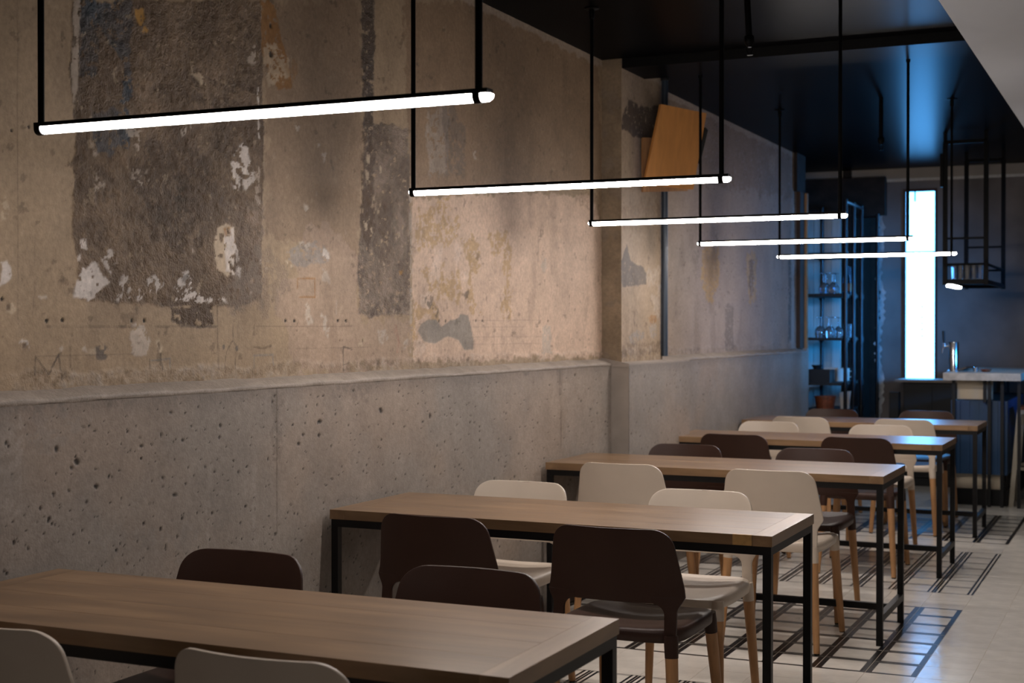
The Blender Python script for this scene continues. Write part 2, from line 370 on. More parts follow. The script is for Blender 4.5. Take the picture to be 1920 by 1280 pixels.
  ('U','poly',[(3.047,1.428),(3.064,1.428),(3.064,1.418),(3.051,1.418)],'cream',0.8,0.004,0.1,0,0),
  ('U','poly',[(3.179,1.348),(3.205,1.354),(3.21,1.336),(3.188,1.333)],'chalk',0.75,0.01,0.3,0.3,0),
  ('U','poly',[(3.101,1.346),(3.11,1.352),(3.118,1.342),(3.105,1.337)],'chalk',0.8,0.005,0.2,0,0),
  ('U','poly',[(3.517,1.361),(3.535,1.37),(3.551,1.344),(3.545,1.321),(3.525,1.334)],'cream',0.9,0.006,0.1,0.5,0),
  ('U','poly',[(3.525,1.357),(3.538,1.361),(3.54,1.341),(3.53,1.344)],'umberdk',0.9,0.003,0.05,-1,0),
  ('U','poly',[(4.225,1.67),(4.311,1.705),(4.359,1.704),(4.424,1.726),(4.496,1.703),(4.541,1.666),(4.526,1.633),(4.405,1.625),(4.3,1.63),(4.249,1.641)],'greyblu',0.75,0.02,0.2,-0.4,0),
  ('U','poly',[(4.242,1.703),(4.318,1.717),(4.37,1.704),(4.402,1.729),(4.381,1.682),(4.318,1.701)],'chalk',0.75,0.012,0.25,0.4,0),
  ('U','poly',[(4.46,1.695),(4.511,1.692),(4.541,1.656),(4.504,1.644),(4.474,1.663)],'white',0.85,0.01,0.2,0.6,0),
  ('U','poly',[(4.222,1.655),(4.283,1.62),(4.266,1.612),(4.222,1.636)],'cream',0.7,0.01,0.2,0,0),
  ('U','poly',[(4.467,1.631),(4.515,1.633),(4.526,1.57),(4.481,1.559)],'chalk',0.7,0.015,0.3,0,0),
  ('U','poly',[(4.355,1.498),(4.387,1.493),(4.405,1.423),(4.362,1.408)],'chalk',0.8,0.012,0.25,0.3,0),
  ('U','poly',[(4.47,1.451),(4.5,1.451),(4.533,1.392),(4.518,1.353),(4.481,1.388)],'chalk',0.85,0.01,0.2,0.5,0),
  ('U','line',[(4.31,1.579),(4.423,1.583)],'ochre',0.7,0.005,0,0,0),
  ('U','line',[(4.423,1.583),(4.423,1.515)],'ochre',0.7,0.005,0,0,0),
  ('U','line',[(4.423,1.515),(4.324,1.513)],'ochre',0.7,0.005,0,0,0),
  ('U','line',[(4.31,1.579),(4.31,1.545)],'ochre',0.7,0.005,0,0,0),
  ('U','poly',[(4.356,1.849),(4.382,1.848),(4.387,1.827),(4.365,1.819)],'chalk',0.8,0.012,0.25,0.4,0),
  ('U','poly',[(4.477,2.043),(4.5,2.043),(4.505,2.024),(4.485,2.016)],'chalk',0.8,0.012,0.25,0.4,0),
  ('U','poly',[(4.413,1.898),(4.433,1.898),(4.437,1.882),(4.42,1.876)],'chalk',0.8,0.012,0.25,0.4,0),
  ('U','poly',[(4.291,2.134),(4.31,2.134),(4.314,2.119),(4.297,2.112)],'chalk',0.8,0.012,0.25,0.4,0),
  ('U','poly',[(4.441,2.084),(4.457,2.084),(4.461,2.07),(4.446,2.065)],'chalk',0.8,0.012,0.25,0.4,0),
  ('U','poly',[(4.066,1.64),(4.083,1.639),(4.087,1.624),(4.071,1.619)],'chalk',0.8,0.012,0.25,0.4,0),
  ('U','poly',[(4.107,1.633),(4.125,1.632),(4.128,1.616),(4.113,1.611)],'chalk',0.8,0.012,0.25,0.4,0),
  ('U','poly',[(4.014,1.532),(4.028,1.53),(4.031,1.518),(4.018,1.514)],'chalk',0.8,0.012,0.25,0.4,0),
  ('U','poly',[(4.056,1.515),(4.067,1.513),(4.07,1.503),(4.06,1.5)],'chalk',0.8,0.012,0.25,0.4,0),
  ('U','poly',[(3.948,1.998),(3.962,1.998),(3.965,1.986),(3.952,1.981)],'chalk',0.8,0.012,0.25,0.4,0),
  ('U','poly',[(3.879,1.885),(3.892,1.884),(3.895,1.872),(3.883,1.868)],'chalk',0.8,0.012,0.25,0.4,0),
  ('U','poly',[(3.654,2.032),(3.667,2.031),(3.669,2.02),(3.658,2.015)],'chalk',0.8,0.012,0.25,0.4,0),
  ('U','poly',[(3.695,2.054),(3.708,2.054),(3.71,2.042),(3.699,2.037)],'chalk',0.8,0.012,0.25,0.4,0),
  ('U','poly',[(3.79,1.663),(3.806,1.661),(3.809,1.647),(3.795,1.642)],'chalk',0.8,0.012,0.25,0.4,0),
  ('U','poly',[(3.694,1.656),(3.706,1.655),(3.709,1.643),(3.698,1.639)],'chalk',0.8,0.012,0.25,0.4,0),
  ('U','poly',[(4.753,2.664),(4.859,2.687),(4.85,2.206),(5.132,2.221),(5.15,2.026),(5.154,1.453),(5.019,1.456),(4.807,1.446),(4.734,1.457),(4.731,1.679),(4.776,2.052)],'greyrough',0.8,0.012,0.03,0.6,1.0),
  ('U','poly',[(4.753,2.664),(4.851,2.685),(4.85,2.206),(4.857,1.789),(4.808,1.703),(4.747,1.782),(4.768,2.256)],'darker',0.7,0.02,0.15,0,1.0),
  ('U','poly',[(4.912,1.518),(5.154,1.567),(5.154,1.479),(4.807,1.45)],'darker',0.5,0.03,0.35,0,1),
  ('U','poly',[(4.795,2.079),(4.821,2.073),(4.825,2.04),(4.798,2.031)],'cream',0.75,0.012,0.3,0.4,0),
  ('U','poly',[(4.789,2.013),(4.811,2.008),(4.814,1.979),(4.791,1.971)],'cream',0.75,0.012,0.3,0.4,0),
  ('U','poly',[(4.888,2.048),(4.912,2.043),(4.915,2.014),(4.891,2.006)],'cream',0.75,0.012,0.3,0.4,0),
  ('U','poly',[(4.836,1.927),(4.863,1.921),(4.866,1.888),(4.839,1.879)],'cream',0.75,0.012,0.3,0.4,0),
  ('U','poly',[(4.879,1.896),(4.903,1.891),(4.906,1.861),(4.882,1.854)],'cream',0.75,0.012,0.3,0.4,0),
  ('U','poly',[(4.791,2.175),(4.81,2.171),(4.813,2.147),(4.793,2.139)],'cream',0.75,0.012,0.3,0.4,0),
  ('U','poly',[(4.815,1.811),(4.842,1.805),(4.845,1.771),(4.818,1.763)],'cream',0.75,0.012,0.3,0.4,0),
  ('U','poly',[(4.782,1.813),(4.801,1.808),(4.804,1.783),(4.784,1.777)],'cream',0.75,0.012,0.3,0.4,0),
  ('U','poly',[(5.033,1.795),(5.051,1.79),(5.053,1.769),(5.035,1.764)],'cream',0.75,0.012,0.3,0.4,0),
  ('U','poly',[(4.925,1.661),(4.942,1.657),(4.944,1.635),(4.927,1.631)],'cream',0.75,0.012,0.3,0.4,0),
  ('U','poly',[(5.055,1.633),(5.091,1.641),(5.086,1.617),(5.059,1.616)],'ochrey',0.9,0.006,0.1,0,0),
  ('U','poly',[(5.137,1.992),(5.164,1.995),(5.168,1.303),(5.145,1.293)],'chalk',0.6,0.008,0.25,0.5,0),
  ('U','poly',[(5.286,2.296),(5.518,2.374),(5.508,2.223),(5.482,2.07),(5.319,2.043),(5.295,2.175)],'greyl',0.7,0.025,0.2,0,0),
  ('U','poly',[(5.442,2.352),(5.544,2.378),(5.675,2.29),(5.648,2.075),(5.482,2.059)],'greyrough',0.6,0.03,0.2,0,0),
  ('U','poly',[(5.178,2.007),(5.295,2.041),(5.595,2.07),(5.896,2.087),(5.811,2.043),(5.248,1.991)],'umber',0.5,0.04,0.3,0,0),
  ('U','poly',[(5.74,2.203),(5.772,2.202),(5.767,2.163),(5.734,2.164)],'chalk',0.8,0.008,0.2,0,0),
  ('U','poly',[(5.191,1.876),(5.368,1.901),(5.442,1.803),(5.295,1.727),(5.191,1.744)],'ochrel',0.75,0.05,0.3,0,0),
  ('U','poly',[(5.417,1.859),(5.595,1.906),(5.606,1.789),(5.467,1.759)],'ochrel',0.75,0.05,0.3,0,0),
  ('U','poly',[(5.648,1.78),(5.745,1.821),(5.811,1.729),(5.756,1.642),(5.658,1.698)],'ochrel',0.75,0.05,0.3,0,0),
  ('U','poly',[(5.907,1.819),(6.011,1.837),(6.071,1.791),(5.982,1.712),(5.913,1.733)],'ochrel',0.75,0.05,0.3,0,0),
  ('U','poly',[(6.071,1.841),(6.149,1.846),(6.143,1.542),(6.174,1.466),(6.053,1.46),(6.071,1.641)],'ochrel',0.75,0.05,0.3,0,0),
  ('U','poly',[(5.271,1.659),(5.442,1.666),(5.492,1.541),(5.295,1.526)],'ochrel',0.75,0.05,0.3,0,0),
  ('U','poly',[(5.177,1.523),(5.295,1.492),(5.543,1.46),(5.295,1.44),(5.177,1.435)],'ochrel',0.75,0.05,0.3,0,0),
  ('U','poly',[(5.701,1.724),(5.756,1.534),(5.839,1.463),(5.701,1.474)],'ochrel',0.75,0.05,0.3,0,0),
  ('U','poly',[(5.154,1.523),(5.191,1.524),(5.223,1.302),(5.172,1.286)],'ochrel',0.75,0.05,0.3,0,0),
  ('U','poly',[(5.442,1.62),(5.605,1.672),(5.648,1.532),(5.492,1.529)],'ochrel',0.75,0.05,0.3,0,0),
  ('U','poly',[(5.373,1.98),(5.502,1.964),(5.543,1.914),(5.392,1.891)],'ochrel',0.75,0.05,0.3,0,0),
  ('U','poly',[(5.238,1.558),(5.324,1.567),(5.353,1.536),(5.295,1.485),(5.228,1.502)],'peachl',0.8,0.03,0.25,0,0),
  ('U','poly',[(5.367,1.731),(5.442,1.734),(5.402,1.619),(5.295,1.57)],'peachl',0.8,0.03,0.25,0,0),
  ('U','poly',[(5.605,1.66),(5.69,1.652),(5.637,1.567)],'peachl',0.8,0.03,0.25,0,0),
  ('U','poly',[(5.543,1.809),(5.637,1.744),(5.569,1.671)],'peachl',0.8,0.03,0.25,0,0),
  ('U','poly',[(5.271,1.53),(5.324,1.56),(5.367,1.545),(5.323,1.492)],'mold',0.7,0.02,0.45,0,0),
  ('U','poly',[(5.605,1.555),(5.69,1.562),(5.658,1.528)],'mold',0.7,0.02,0.45,0,0),
  ('U','poly',[(5.353,1.486),(5.517,1.479),(5.392,1.459)],'mold',0.7,0.02,0.45,0,0),
  ('U','poly',[(5.214,1.391),(5.247,1.422),(5.295,1.436),(5.382,1.436),(5.431,1.409),(5.517,1.437),(5.595,1.445),(5.605,1.461),(5.69,1.462),(5.712,1.414),(5.745,1.343),(5.739,1.307),(5.647,1.308),(5.595,1.353),(5.492,1.368),(5.367,1.334),(5.271,1.346)],'greypatch',0.95,0.004,-0.2,-0.8,0),
  ('U','poly',[(5.223,1.369),(5.294,1.324),(5.247,1.291),(5.177,1.292)],'peachl',0.8,0.02,0.2,0,0),
  ('U','poly',[(6.521,1.411),(6.631,1.416),(6.645,1.281),(6.522,1.275)],'chalk',0.8,0.01,0.1,0.4,0),
  ('U','poly',[(6.501,1.747),(6.576,1.764),(6.603,1.698),(6.515,1.676)],'chalk',0.7,0.02,0.15,0,0),
  ('U','poly',[(6.94,2.089),(7.21,2.169),(7.356,2.183),(7.373,1.978),(7.226,1.997)],'umber',0.4,0.05,0.2,0,0),
  ('U','line',[(6.474,1.905),(6.488,1.429)],'crack',0.35,0.004,0,0,0),
  ('U','line',[(5.728,1.436),(6.515,1.443)],'crack',0.22,0.003,0,0,0),
  ('U','line',[(5.728,1.407),(6.515,1.411)],'crack',0.22,0.003,0,0,0),
  ('U','line',[(5.728,1.362),(6.515,1.36)],'crack',0.22,0.003,0,0,0),
  ('U','line',[(5.728,1.331),(6.515,1.326)],'crack',0.22,0.003,0,0,0),
  ('U','dot',[(3.051,1.422)],'black',0.95,0.007,0,-3,0),
  ('U','dot',[(3.112,1.424)],'black',0.95,0.007,0,-3,0),
  ('U','dot',[(3.408,1.424)],'black',0.95,0.007,0,-3,0),
  ('U','dot',[(3.465,1.424)],'black',0.95,0.007,0,-3,0),
  ('U','dot',[(4.232,1.428)],'black',0.95,0.007,0,-3,0),
  ('U','dot',[(4.289,1.428)],'black',0.95,0.007,0,-3,0),
  ('U','dot',[(4.586,1.43)],'black',0.95,0.007,0,-3,0),
  ('U','dot',[(4.643,1.43)],'black',0.95,0.007,0,-3,0),
  ('U','dot',[(5.411,1.432)],'black',0.95,0.007,0,-3,0),
  ('U','dot',[(5.471,1.432)],'black',0.95,0.007,0,-3,0),
  ('U','dot',[(5.772,1.436)],'black',0.95,0.007,0,-3,0),
  ('U','dot',[(5.833,1.436)],'black',0.95,0.007,0,-3,0),
  ('U','dot',[(2.884,1.479)],'black',1,0.006,0,-3,0),
  ('U','dot',[(2.921,1.93)],'black',1,0.005,0,-3,0),
  ('U','dot',[(2.986,1.949)],'black',1,0.005,0,-3,0),
  ('U','dot',[(6.596,1.438)],'umberdk',1,0.006,0,-3,0),
  ('U','line',[(3.001,1.275),(3.005,1.324),(3.055,1.273),(3.097,1.328),(3.109,1.256)],'pencil',0.75,0.004,0,0,0),
  ('U','line',[(3.097,1.328),(3.105,1.331)],'pencil',0.7,0.004,0,0,0),
  ('U','line',[(3.87,1.27),(3.882,1.323),(3.917,1.361),(3.938,1.343),(3.932,1.269)],'pencil',0.6,0.0035,0,0,0),
  ('U','dot',[(3.867,1.34)],'greydk',0.85,0.009,0,0,0),
  ('U','dot',[(3.941,1.334)],'greydk',0.85,0.01,0,0,0),
  ('U','line',[(3.917,1.357),(3.924,1.428),(3.942,1.421),(3.948,1.379)],'pencil',0.5,0.003,0,0,0),
  ('U','line',[(4.62,1.241),(4.624,1.332),(4.686,1.321)],'pencil',0.7,0.004,0,0,0),
  ('U','line',[(4.612,1.263),(4.667,1.27)],'pencil',0.6,0.003,0,0,0),
  ('U','line',[(3.489,1.28),(3.489,1.309)],'pencil',0.7,0.0035,0,0,0),
  ('U','line',[(3.543,1.324),(3.55,1.275)],'pencil',0.75,0.004,0,0,0),
  ('U','line',[(3.497,1.302),(3.59,1.307),(3.589,1.28)],'bluechalk',0.5,0.004,0,0,0),
  ('U','line',[(4.043,1.338),(4.09,1.332),(4.142,1.341)],'umberdk',0.7,0.005,0,0,0),
  ('U','line',[(4.037,1.309),(4.155,1.309),(4.155,1.272)],'bluechalk',0.4,0.004,0,0,0),
  ('U','line',[(4.04,1.306),(4.04,1.269)],'bluechalk',0.4,0.004,0,0,0),
  ('U','line',[(3.051,1.406),(3.415,1.406),(3.835,1.407)],'crack',0.45,0.003,0,0,0),
  ('U','line',[(3.646,1.408),(3.827,1.407)],'crack',0.7,0.006,0,0,0),
  ('U','line',[(3.833,1.477),(3.838,1.267)],'crack',0.6,0.005,0,0,0),
  ('U','line',[(3.142,1.364),(3.144,1.291)],'crack',0.5,0.004,0,0,0),
  ('U','line',[(2.944,2.285),(2.94,1.423)],'crack',0.35,0.003,0,0,0),
  ('U','line',[(3.007,1.657),(3.006,1.511),(2.994,1.423)],'crack',0.3,0.002,0,0,0),
  ('U','line',[(3.014,1.324),(3.415,1.326)],'crack',0.35,0.002,0,0,0),
  ('U','line',[(4.053,1.407),(4.686,1.41)],'crack',0.35,0.003,0,0,0),
  ('U','line',[(4.299,1.33),(4.807,1.329)],'crack',0.3,0.003,0,0,0),
  ('U','line',[(5.028,1.413),(5.055,1.348),(5.041,1.305)],'redchalk',0.35,0.006,0,0,0),
  ('U','line',[(5.011,1.402),(5.072,1.326)],'redchalk',0.3,0.004,0,0,0),
  ('U','poly',[(4.742,1.351),(4.774,1.371),(4.791,1.35),(4.766,1.334),(4.734,1.33)],'cream',0.8,0.008,0.15,0.4,0),
  ('U','dot',[(4.766,1.355)],'umberdk',0.9,0.007,0,-3,0),
  ('U','poly',[(4.882,1.387),(4.941,1.4),(4.958,1.366),(4.924,1.339),(4.89,1.35)],'chalk',0.75,0.012,0.2,0.3,0),
  ('U','poly',[(5.081,1.348),(5.127,1.352),(5.117,1.326),(5.09,1.326)],'chalk',0.7,0.01,0.25,0,0),
  ('U','poly',[(4.578,1.368),(4.609,1.372),(4.609,1.342),(4.586,1.342)],'cream',0.7,0.008,0.2,0,0),
  ('U','dot',[(4.597,1.356)],'umberdk',0.8,0.006,0,-3,0),
  ('U','line',[(4.578,1.502),(4.574,1.452)],'chalk',0.6,0.005,0,0,0),
  ('P','poly',[(7.365,2.874),(8.095,2.879),(8.1,1.26),(7.368,1.248)],'pilbase',0.6,0.02,0,0,0),
  ('P','poly',[(7.366,2.574),(7.486,2.67),(7.665,2.66),(8.046,2.708),(8.046,2.54),(7.805,2.471),(7.487,2.486),(7.366,2.501)],'darker',0.9,0.02,0.06,0,0),
  ('P','poly',[(7.3,1.702),(7.367,1.775),(7.444,1.876),(7.515,1.776),(7.713,1.754),(7.788,1.72),(7.779,1.658),(7.542,1.642),(7.385,1.629)],'greydk',0.9,0.008,0.06,-0.8,0),
  ('P','poly',[(7.76,1.74),(8.029,1.766),(8.029,1.64),(7.798,1.649)],'chalk',0.4,0.03,0.15,0,0),
  ('P','poly',[(7.367,2.077),(8.048,2.162),(8.048,2.083),(7.577,1.928),(7.384,1.975)],'umber',0.4,0.05,0.3,0,0),
  ('P','poly',[(7.874,1.574),(8.029,1.64),(8.03,1.451),(7.903,1.481)],'chalk',0.5,0.03,0.2,0,0),
  ('P','poly',[(7.807,1.468),(7.951,1.481),(7.971,1.435),(7.855,1.419)],'ochre',0.65,0.012,0.15,0,0),
  ('P','poly',[(7.489,1.358),(7.623,1.394),(7.761,1.372),(7.669,1.327),(7.507,1.314)],'greyblu',0.7,0.02,0.25,0,0),
  ('P','poly',[(7.817,1.425),(7.951,1.434),(7.971,1.35),(7.855,1.35)],'greyblu',0.6,0.02,0.3,0,0),
  ('P','poly',[(7.368,1.315),(8.05,1.324),(8.05,1.245),(7.368,1.248)],'umberdk',0.45,0.02,0.35,0,0),
  ('U','poly',[(8.516,2.895),(13.556,2.846),(13.559,2.493),(12.126,2.501),(8.518,2.355)],'umber',0.5,0.08,0.1,0,0),
  ('U','poly',[(9.275,1.925),(9.425,1.988),(9.659,1.952),(9.686,1.759),(9.504,1.584),(9.326,1.617),(9.227,1.762)],'ochrel',0.9,0.05,0.12,0,0),
  ('U','poly',[(10.365,1.94),(10.548,1.989),(10.705,1.935),(10.675,1.628),(10.458,1.576)],'ochrel',0.8,0.04,0.15,0,0),
  ('U','poly',[(10.456,1.904),(10.61,1.919),(10.581,1.647),(10.473,1.644)],'umberdk',0.6,0.03,0.2,0,0),
  ('U','poly',[(9.822,1.567),(9.933,1.595),(10.031,1.558),(10.033,1.249),(9.824,1.252)],'greydk',0.55,0.03,0.1,0,0),
  ('U','poly',[(9.034,1.913),(9.202,1.922),(9.203,1.743),(9.082,1.739)],'greydk',0.3,0.05,0.25,0,0),
  ('U','poly',[(11.705,2.002),(11.818,2.007),(11.824,1.293),(11.71,1.294)],'darker',0.7,0.02,0.1,0,0),
  ('U','poly',[(12.084,2.794),(13.556,2.846),(14.462,2.854),(14.465,2.559),(12.129,2.068)],'darker',0.85,0.05,0.05,0,0),
  ('U','poly',[(11.889,2.818),(12.123,2.843),(12.237,1.197),(11.978,1.201)],'darker',0.4,0.05,0.1,0,0),
  ('U','poly',[(8.937,2.848),(9.296,2.845),(9.198,2.742),(9.031,2.773)],'chalk',0.3,0.03,0.3,0,0),
  ('U','poly',[(11.027,2.767),(11.301,2.798),(11.233,2.62),(11.095,2.648)],'chalk',0.35,0.04,0.2,0,0),
  ('L','line',[(4.088,1.207),(4.09,0.7)],'crack',0.6,0.004,0,0,0),
  ('L','line',[(6.613,1.223),(6.634,0.743)],'crack',0.6,0.006,0,0,0),
  ('L','poly',[(6.544,1.23),(6.684,1.227),(6.655,1.173),(6.613,1.014),(6.585,1.122)],'greydk',0.35,0.02,0.1,0,0),
  ('L','poly',[(4.059,1.184),(4.124,1.182),(4.107,0.954),(4.065,0.957)],'greydk',0.35,0.03,0.25,0,0),
  ('L','poly',[(4.744,1.216),(5.579,1.223),(5.579,1.204),(5.276,1.202),(4.999,1.195),(4.744,1.195)],'greydk',0.45,0.02,0.25,0,0),
  ('L','poly',[(4.435,1.208),(4.744,1.212),(4.704,1.118),(4.586,1.143)],'greydk',0.35,0.04,0.35,0,0),
  ('L','poly',[(6.029,1.216),(6.31,1.219),(6.408,1.207),(6.151,1.188)],'greydk',0.6,0.02,0.25,0,0),
  ('L','poly',[(2.813,1.212),(3.39,1.212),(3.378,1.196),(3.051,1.181),(2.813,1.159)],'greydk',0.4,0.04,0.35,0,0),
  ('L','poly',[(2.929,1.18),(3.158,1.183),(3.147,1.139),(2.988,1.091),(2.909,1.139)],'greyblu',0.35,0.08,0.2,0,0),
  ('L','poly',[(2.878,1.204),(2.893,1.204),(2.892,0.914),(2.877,0.915)],'lightc',0.4,0.02,0.2,0,0),
  ('L','poly',[(2.813,1.2),(2.87,1.198),(2.859,0.917),(2.812,0.923)],'lightc',0.3,0.06,0.25,0,0),
  ('L','poly',[(3.934,0.951),(3.971,0.947),(3.964,0.699),(3.933,0.703)],'lightc',0.25,0.02,0.3,0,0),
  ('L','poly',[(3.687,0.972),(3.715,0.97),(3.706,0.725),(3.687,0.727)],'lightc',0.25,0.02,0.3,0,0),
  ('L','poly',[(3.113,0.843),(3.34,0.822),(3.673,0.763),(3.673,0.712),(3.135,0.773)],'greyblu',0.3,0.08,0.25,0,0),
  ('L','poly',[(6.684,1.2),(7.382,1.211),(7.383,0.71),(6.684,0.766)],'lightc',0.2,0.1,0.1,0,0),
  ('L','poly',[(3.015,1.075),(3.021,1.079),(3.027,1.071),(3.024,1.064),(3.017,1.066)],'pit',0.95,0.006,0,-3,0),
  ('L','poly',[(3.093,1.033),(3.103,1.036),(3.113,1.029),(3.107,1.022),(3.097,1.024)],'pit',0.95,0.006,0,-3,0),
  ('L','poly',[(3.359,1.082),(3.37,1.084),(3.381,1.079),(3.374,1.073),(3.363,1.075)],'pit',0.95,0.006,0,-3,0),
  ('L','poly',[(3.465,1.084),(3.469,1.087),(3.472,1.081),(3.47,1.073),(3.466,1.075)],'pit',0.95,0.006,0,-3,0),
  ('L','poly',[(3.369,1.055),(3.377,1.056),(3.385,1.053),(3.38,1.049),(3.372,1.051)],'pit',0.95,0.006,0,-3,0),
  ('L','poly',[(3.565,1.059),(3.572,1.061),(3.578,1.056),(3.574,1.052),(3.568,1.053)],'pit',0.95,0.006,0,-3,0),
  ('L','poly',[(3.12,1.128),(3.129,1.13),(3.139,1.125),(3.133,1.12),(3.123,1.122)],'pit',0.95,0.006,0,-3,0),
  ('L','poly',[(4.787,1.091),(4.806,1.099),(4.824,1.084),(4.813,1.067),(4.794,1.071)],'pit',0.95,0.006,0,-3,0),
  ('L','poly',[(3.075,1.017),(3.08,1.018),(3.084,1.015),(3.081,1.011),(3.077,1.012)],'pit',0.95,0.006,0,-3,0),
  ('L','poly',[(3.174,0.955),(3.179,0.956),(3.185,0.953),(3.181,0.949),(3.176,0.95)],'pit',0.95,0.006,0,-3,0),
  ('L','poly',[(3.471,0.925),(3.476,0.926),(3.481,0.923),(3.478,0.919),(3.473,0.92)],'pit',0.95,0.006,0,-3,0),
  ('L','poly',[(3.3,0.852),(3.305,0.853),(3.309,0.85),(3.306,0.846),(3.302,0.847)],'pit',0.95,0.006,0,-3,0),
  ('L','poly',[(3.409,0.879),(3.413,0.88),(3.417,0.877),(3.415,0.873),(3.411,0.874)],'pit',0.95,0.006,0,-3,0),
  ('L','poly',[(3.003,0.953),(3.008,0.954),(3.013,0.951),(3.01,0.948),(3.005,0.949)],'pit',0.95,0.006,0,-3,0),
  ('L','poly',[(3.525,0.893),(3.534,0.893),(3.544,0.89),(3.538,0.888),(3.529,0.889)],'pit',0.95,0.006,0,-3,0),
  ('L','poly',[(3.515,0.817),(3.521,0.818),(3.528,0.815),(3.524,0.812),(3.517,0.814)],'pit',0.95,0.006,0,-3,0),
  ('L','poly',[(3.119,0.811),(3.124,0.813),(3.128,0.809),(3.125,0.805),(3.121,0.806)],'pit',0.95,0.006,0,-3,0),
  ('L','poly',[(3.402,0.744),(3.405,0.746),(3.409,0.742),(3.407,0.739),(3.403,0.74)],'pit',0.95,0.006,0,-3,0),
  ('L','poly',[(5.202,1.046),(5.209,1.052),(5.216,1.04),(5.212,1.027),(5.205,1.03)],'pit',0.95,0.006,0,-3,0),
  ('L','poly',[(3.064,0.955),(3.071,0.956),(3.077,0.952),(3.073,0.948),(3.067,0.949)],'pit',0.95,0.006,0,-3,0),
  ('L','poly',[(4.354,1.07),(4.363,1.072),(4.372,1.067),(4.366,1.062),(4.357,1.063)],'pit',0.95,0.006,0,-3,0),
  ('L','poly',[(4.244,1.029),(4.251,1.031),(4.258,1.027),(4.253,1.022),(4.247,1.024)],'pit',0.95,0.006,0,-3,0),
  ('L','poly',[(4.215,1.0),(4.223,1.002),(4.232,0.997),(4.227,0.992),(4.218,0.993)],'pit',0.95,0.006,0,-3,0),
  ('L','poly',[(4.35,1.021),(4.356,1.023),(4.361,1.018),(4.358,1.012),(4.352,1.014)],'pit',0.95,0.006,0,-3,0),
  ('L','poly',[(3.762,1.091),(3.766,1.093),(3.771,1.089),(3.768,1.085),(3.764,1.086)],'pit',0.95,0.006,0,-3,0),
  ('L','poly',[(3.51,1.147),(3.515,1.148),(3.52,1.145),(3.517,1.142),(3.512,1.143)],'pit',0.95,0.006,0,-3,0),
  ('L','poly',[(3.682,0.967),(3.687,0.97),(3.693,0.964),(3.69,0.958),(3.684,0.96)],'pit',0.95,0.006,0,-3,0),
  ('L','poly',[(3.468,0.954),(3.476,0.957),(3.483,0.95),(3.479,0.944),(3.471,0.946)],'pit',0.95,0.006,0,-3,0),
  ('L','poly',[(3.86,0.933),(3.865,0.935),(3.869,0.931),(3.866,0.927),(3.862,0.928)],'pit',0.95,0.006,0,-3,0),
  ('L','poly',[(2.883,0.862),(2.888,0.863),(2.893,0.86),(2.89,0.858),(2.885,0.859)],'pit',0.95,0.006,0,-3,0),
]

def vnoise(Y, Z, sc, seed, octv=4, sy=1.0):
    out = np.zeros_like(Y); amp = 1.0; tot = 0.0
    for o in range(octv):
        rg = np.random.default_rng(seed * 31 + o)
        T = rg.random((257, 257))
        u = Y * sc * sy + 13.7 * o; v = Z * sc + 7.3 * o
        i = np.floor(u).astype(int); j = np.floor(v).astype(int)
        fu = u - i; fv = v - j
        fu = fu * fu * (3 - 2 * fu); fv = fv * fv * (3 - 2 * fv)
        i0 = i % 256; j0 = j % 256
        out += amp * ((T[i0, j0] * (1 - fu) + T[i0 + 1, j0] * fu) * (1 - fv) + (T[i0, j0 + 1] * (1 - fu) + T[i0 + 1, j0 + 1] * fu) * fv)
        tot += amp; amp *= 0.55; sc *= 2.03
    return out / tot

def sstep(a, b, x):
    t = np.clip((x - a) / (b - a), 0, 1); return t * t * (3 - 2 * t)

def seg_dist(Y, Z, a, b):
    ay, az = a; by, bz = b
    dy, dz = by - ay, bz - az
    L = max(dy * dy + dz * dz, 1e-9)
    t = np.clip(((Y - ay) * dy + (Z - az) * dz) / L, 0, 1)
    return np.hypot(Y - ay - t * dy, Z - az - t * dz)

def poly_sd(Y, Z, pts):
    d = np.full(Y.shape, 9.0); ins = np.zeros(Y.shape, bool)
    for k in range(len(pts)):
        a, b = pts[k], pts[(k + 1) % len(pts)]
        d = np.minimum(d, seg_dist(Y, Z, a, b))
        c = (a[1] > Z) != (b[1] > Z)
        with np.errstate(divide='ignore', invalid='ignore'):
            xx = (b[0] - a[0]) * (Z - a[1]) / ((b[1] - a[1]) or 1e-9) + a[0]
        ins ^= c & (Y < xx)
    return np.where(ins, -d, d)

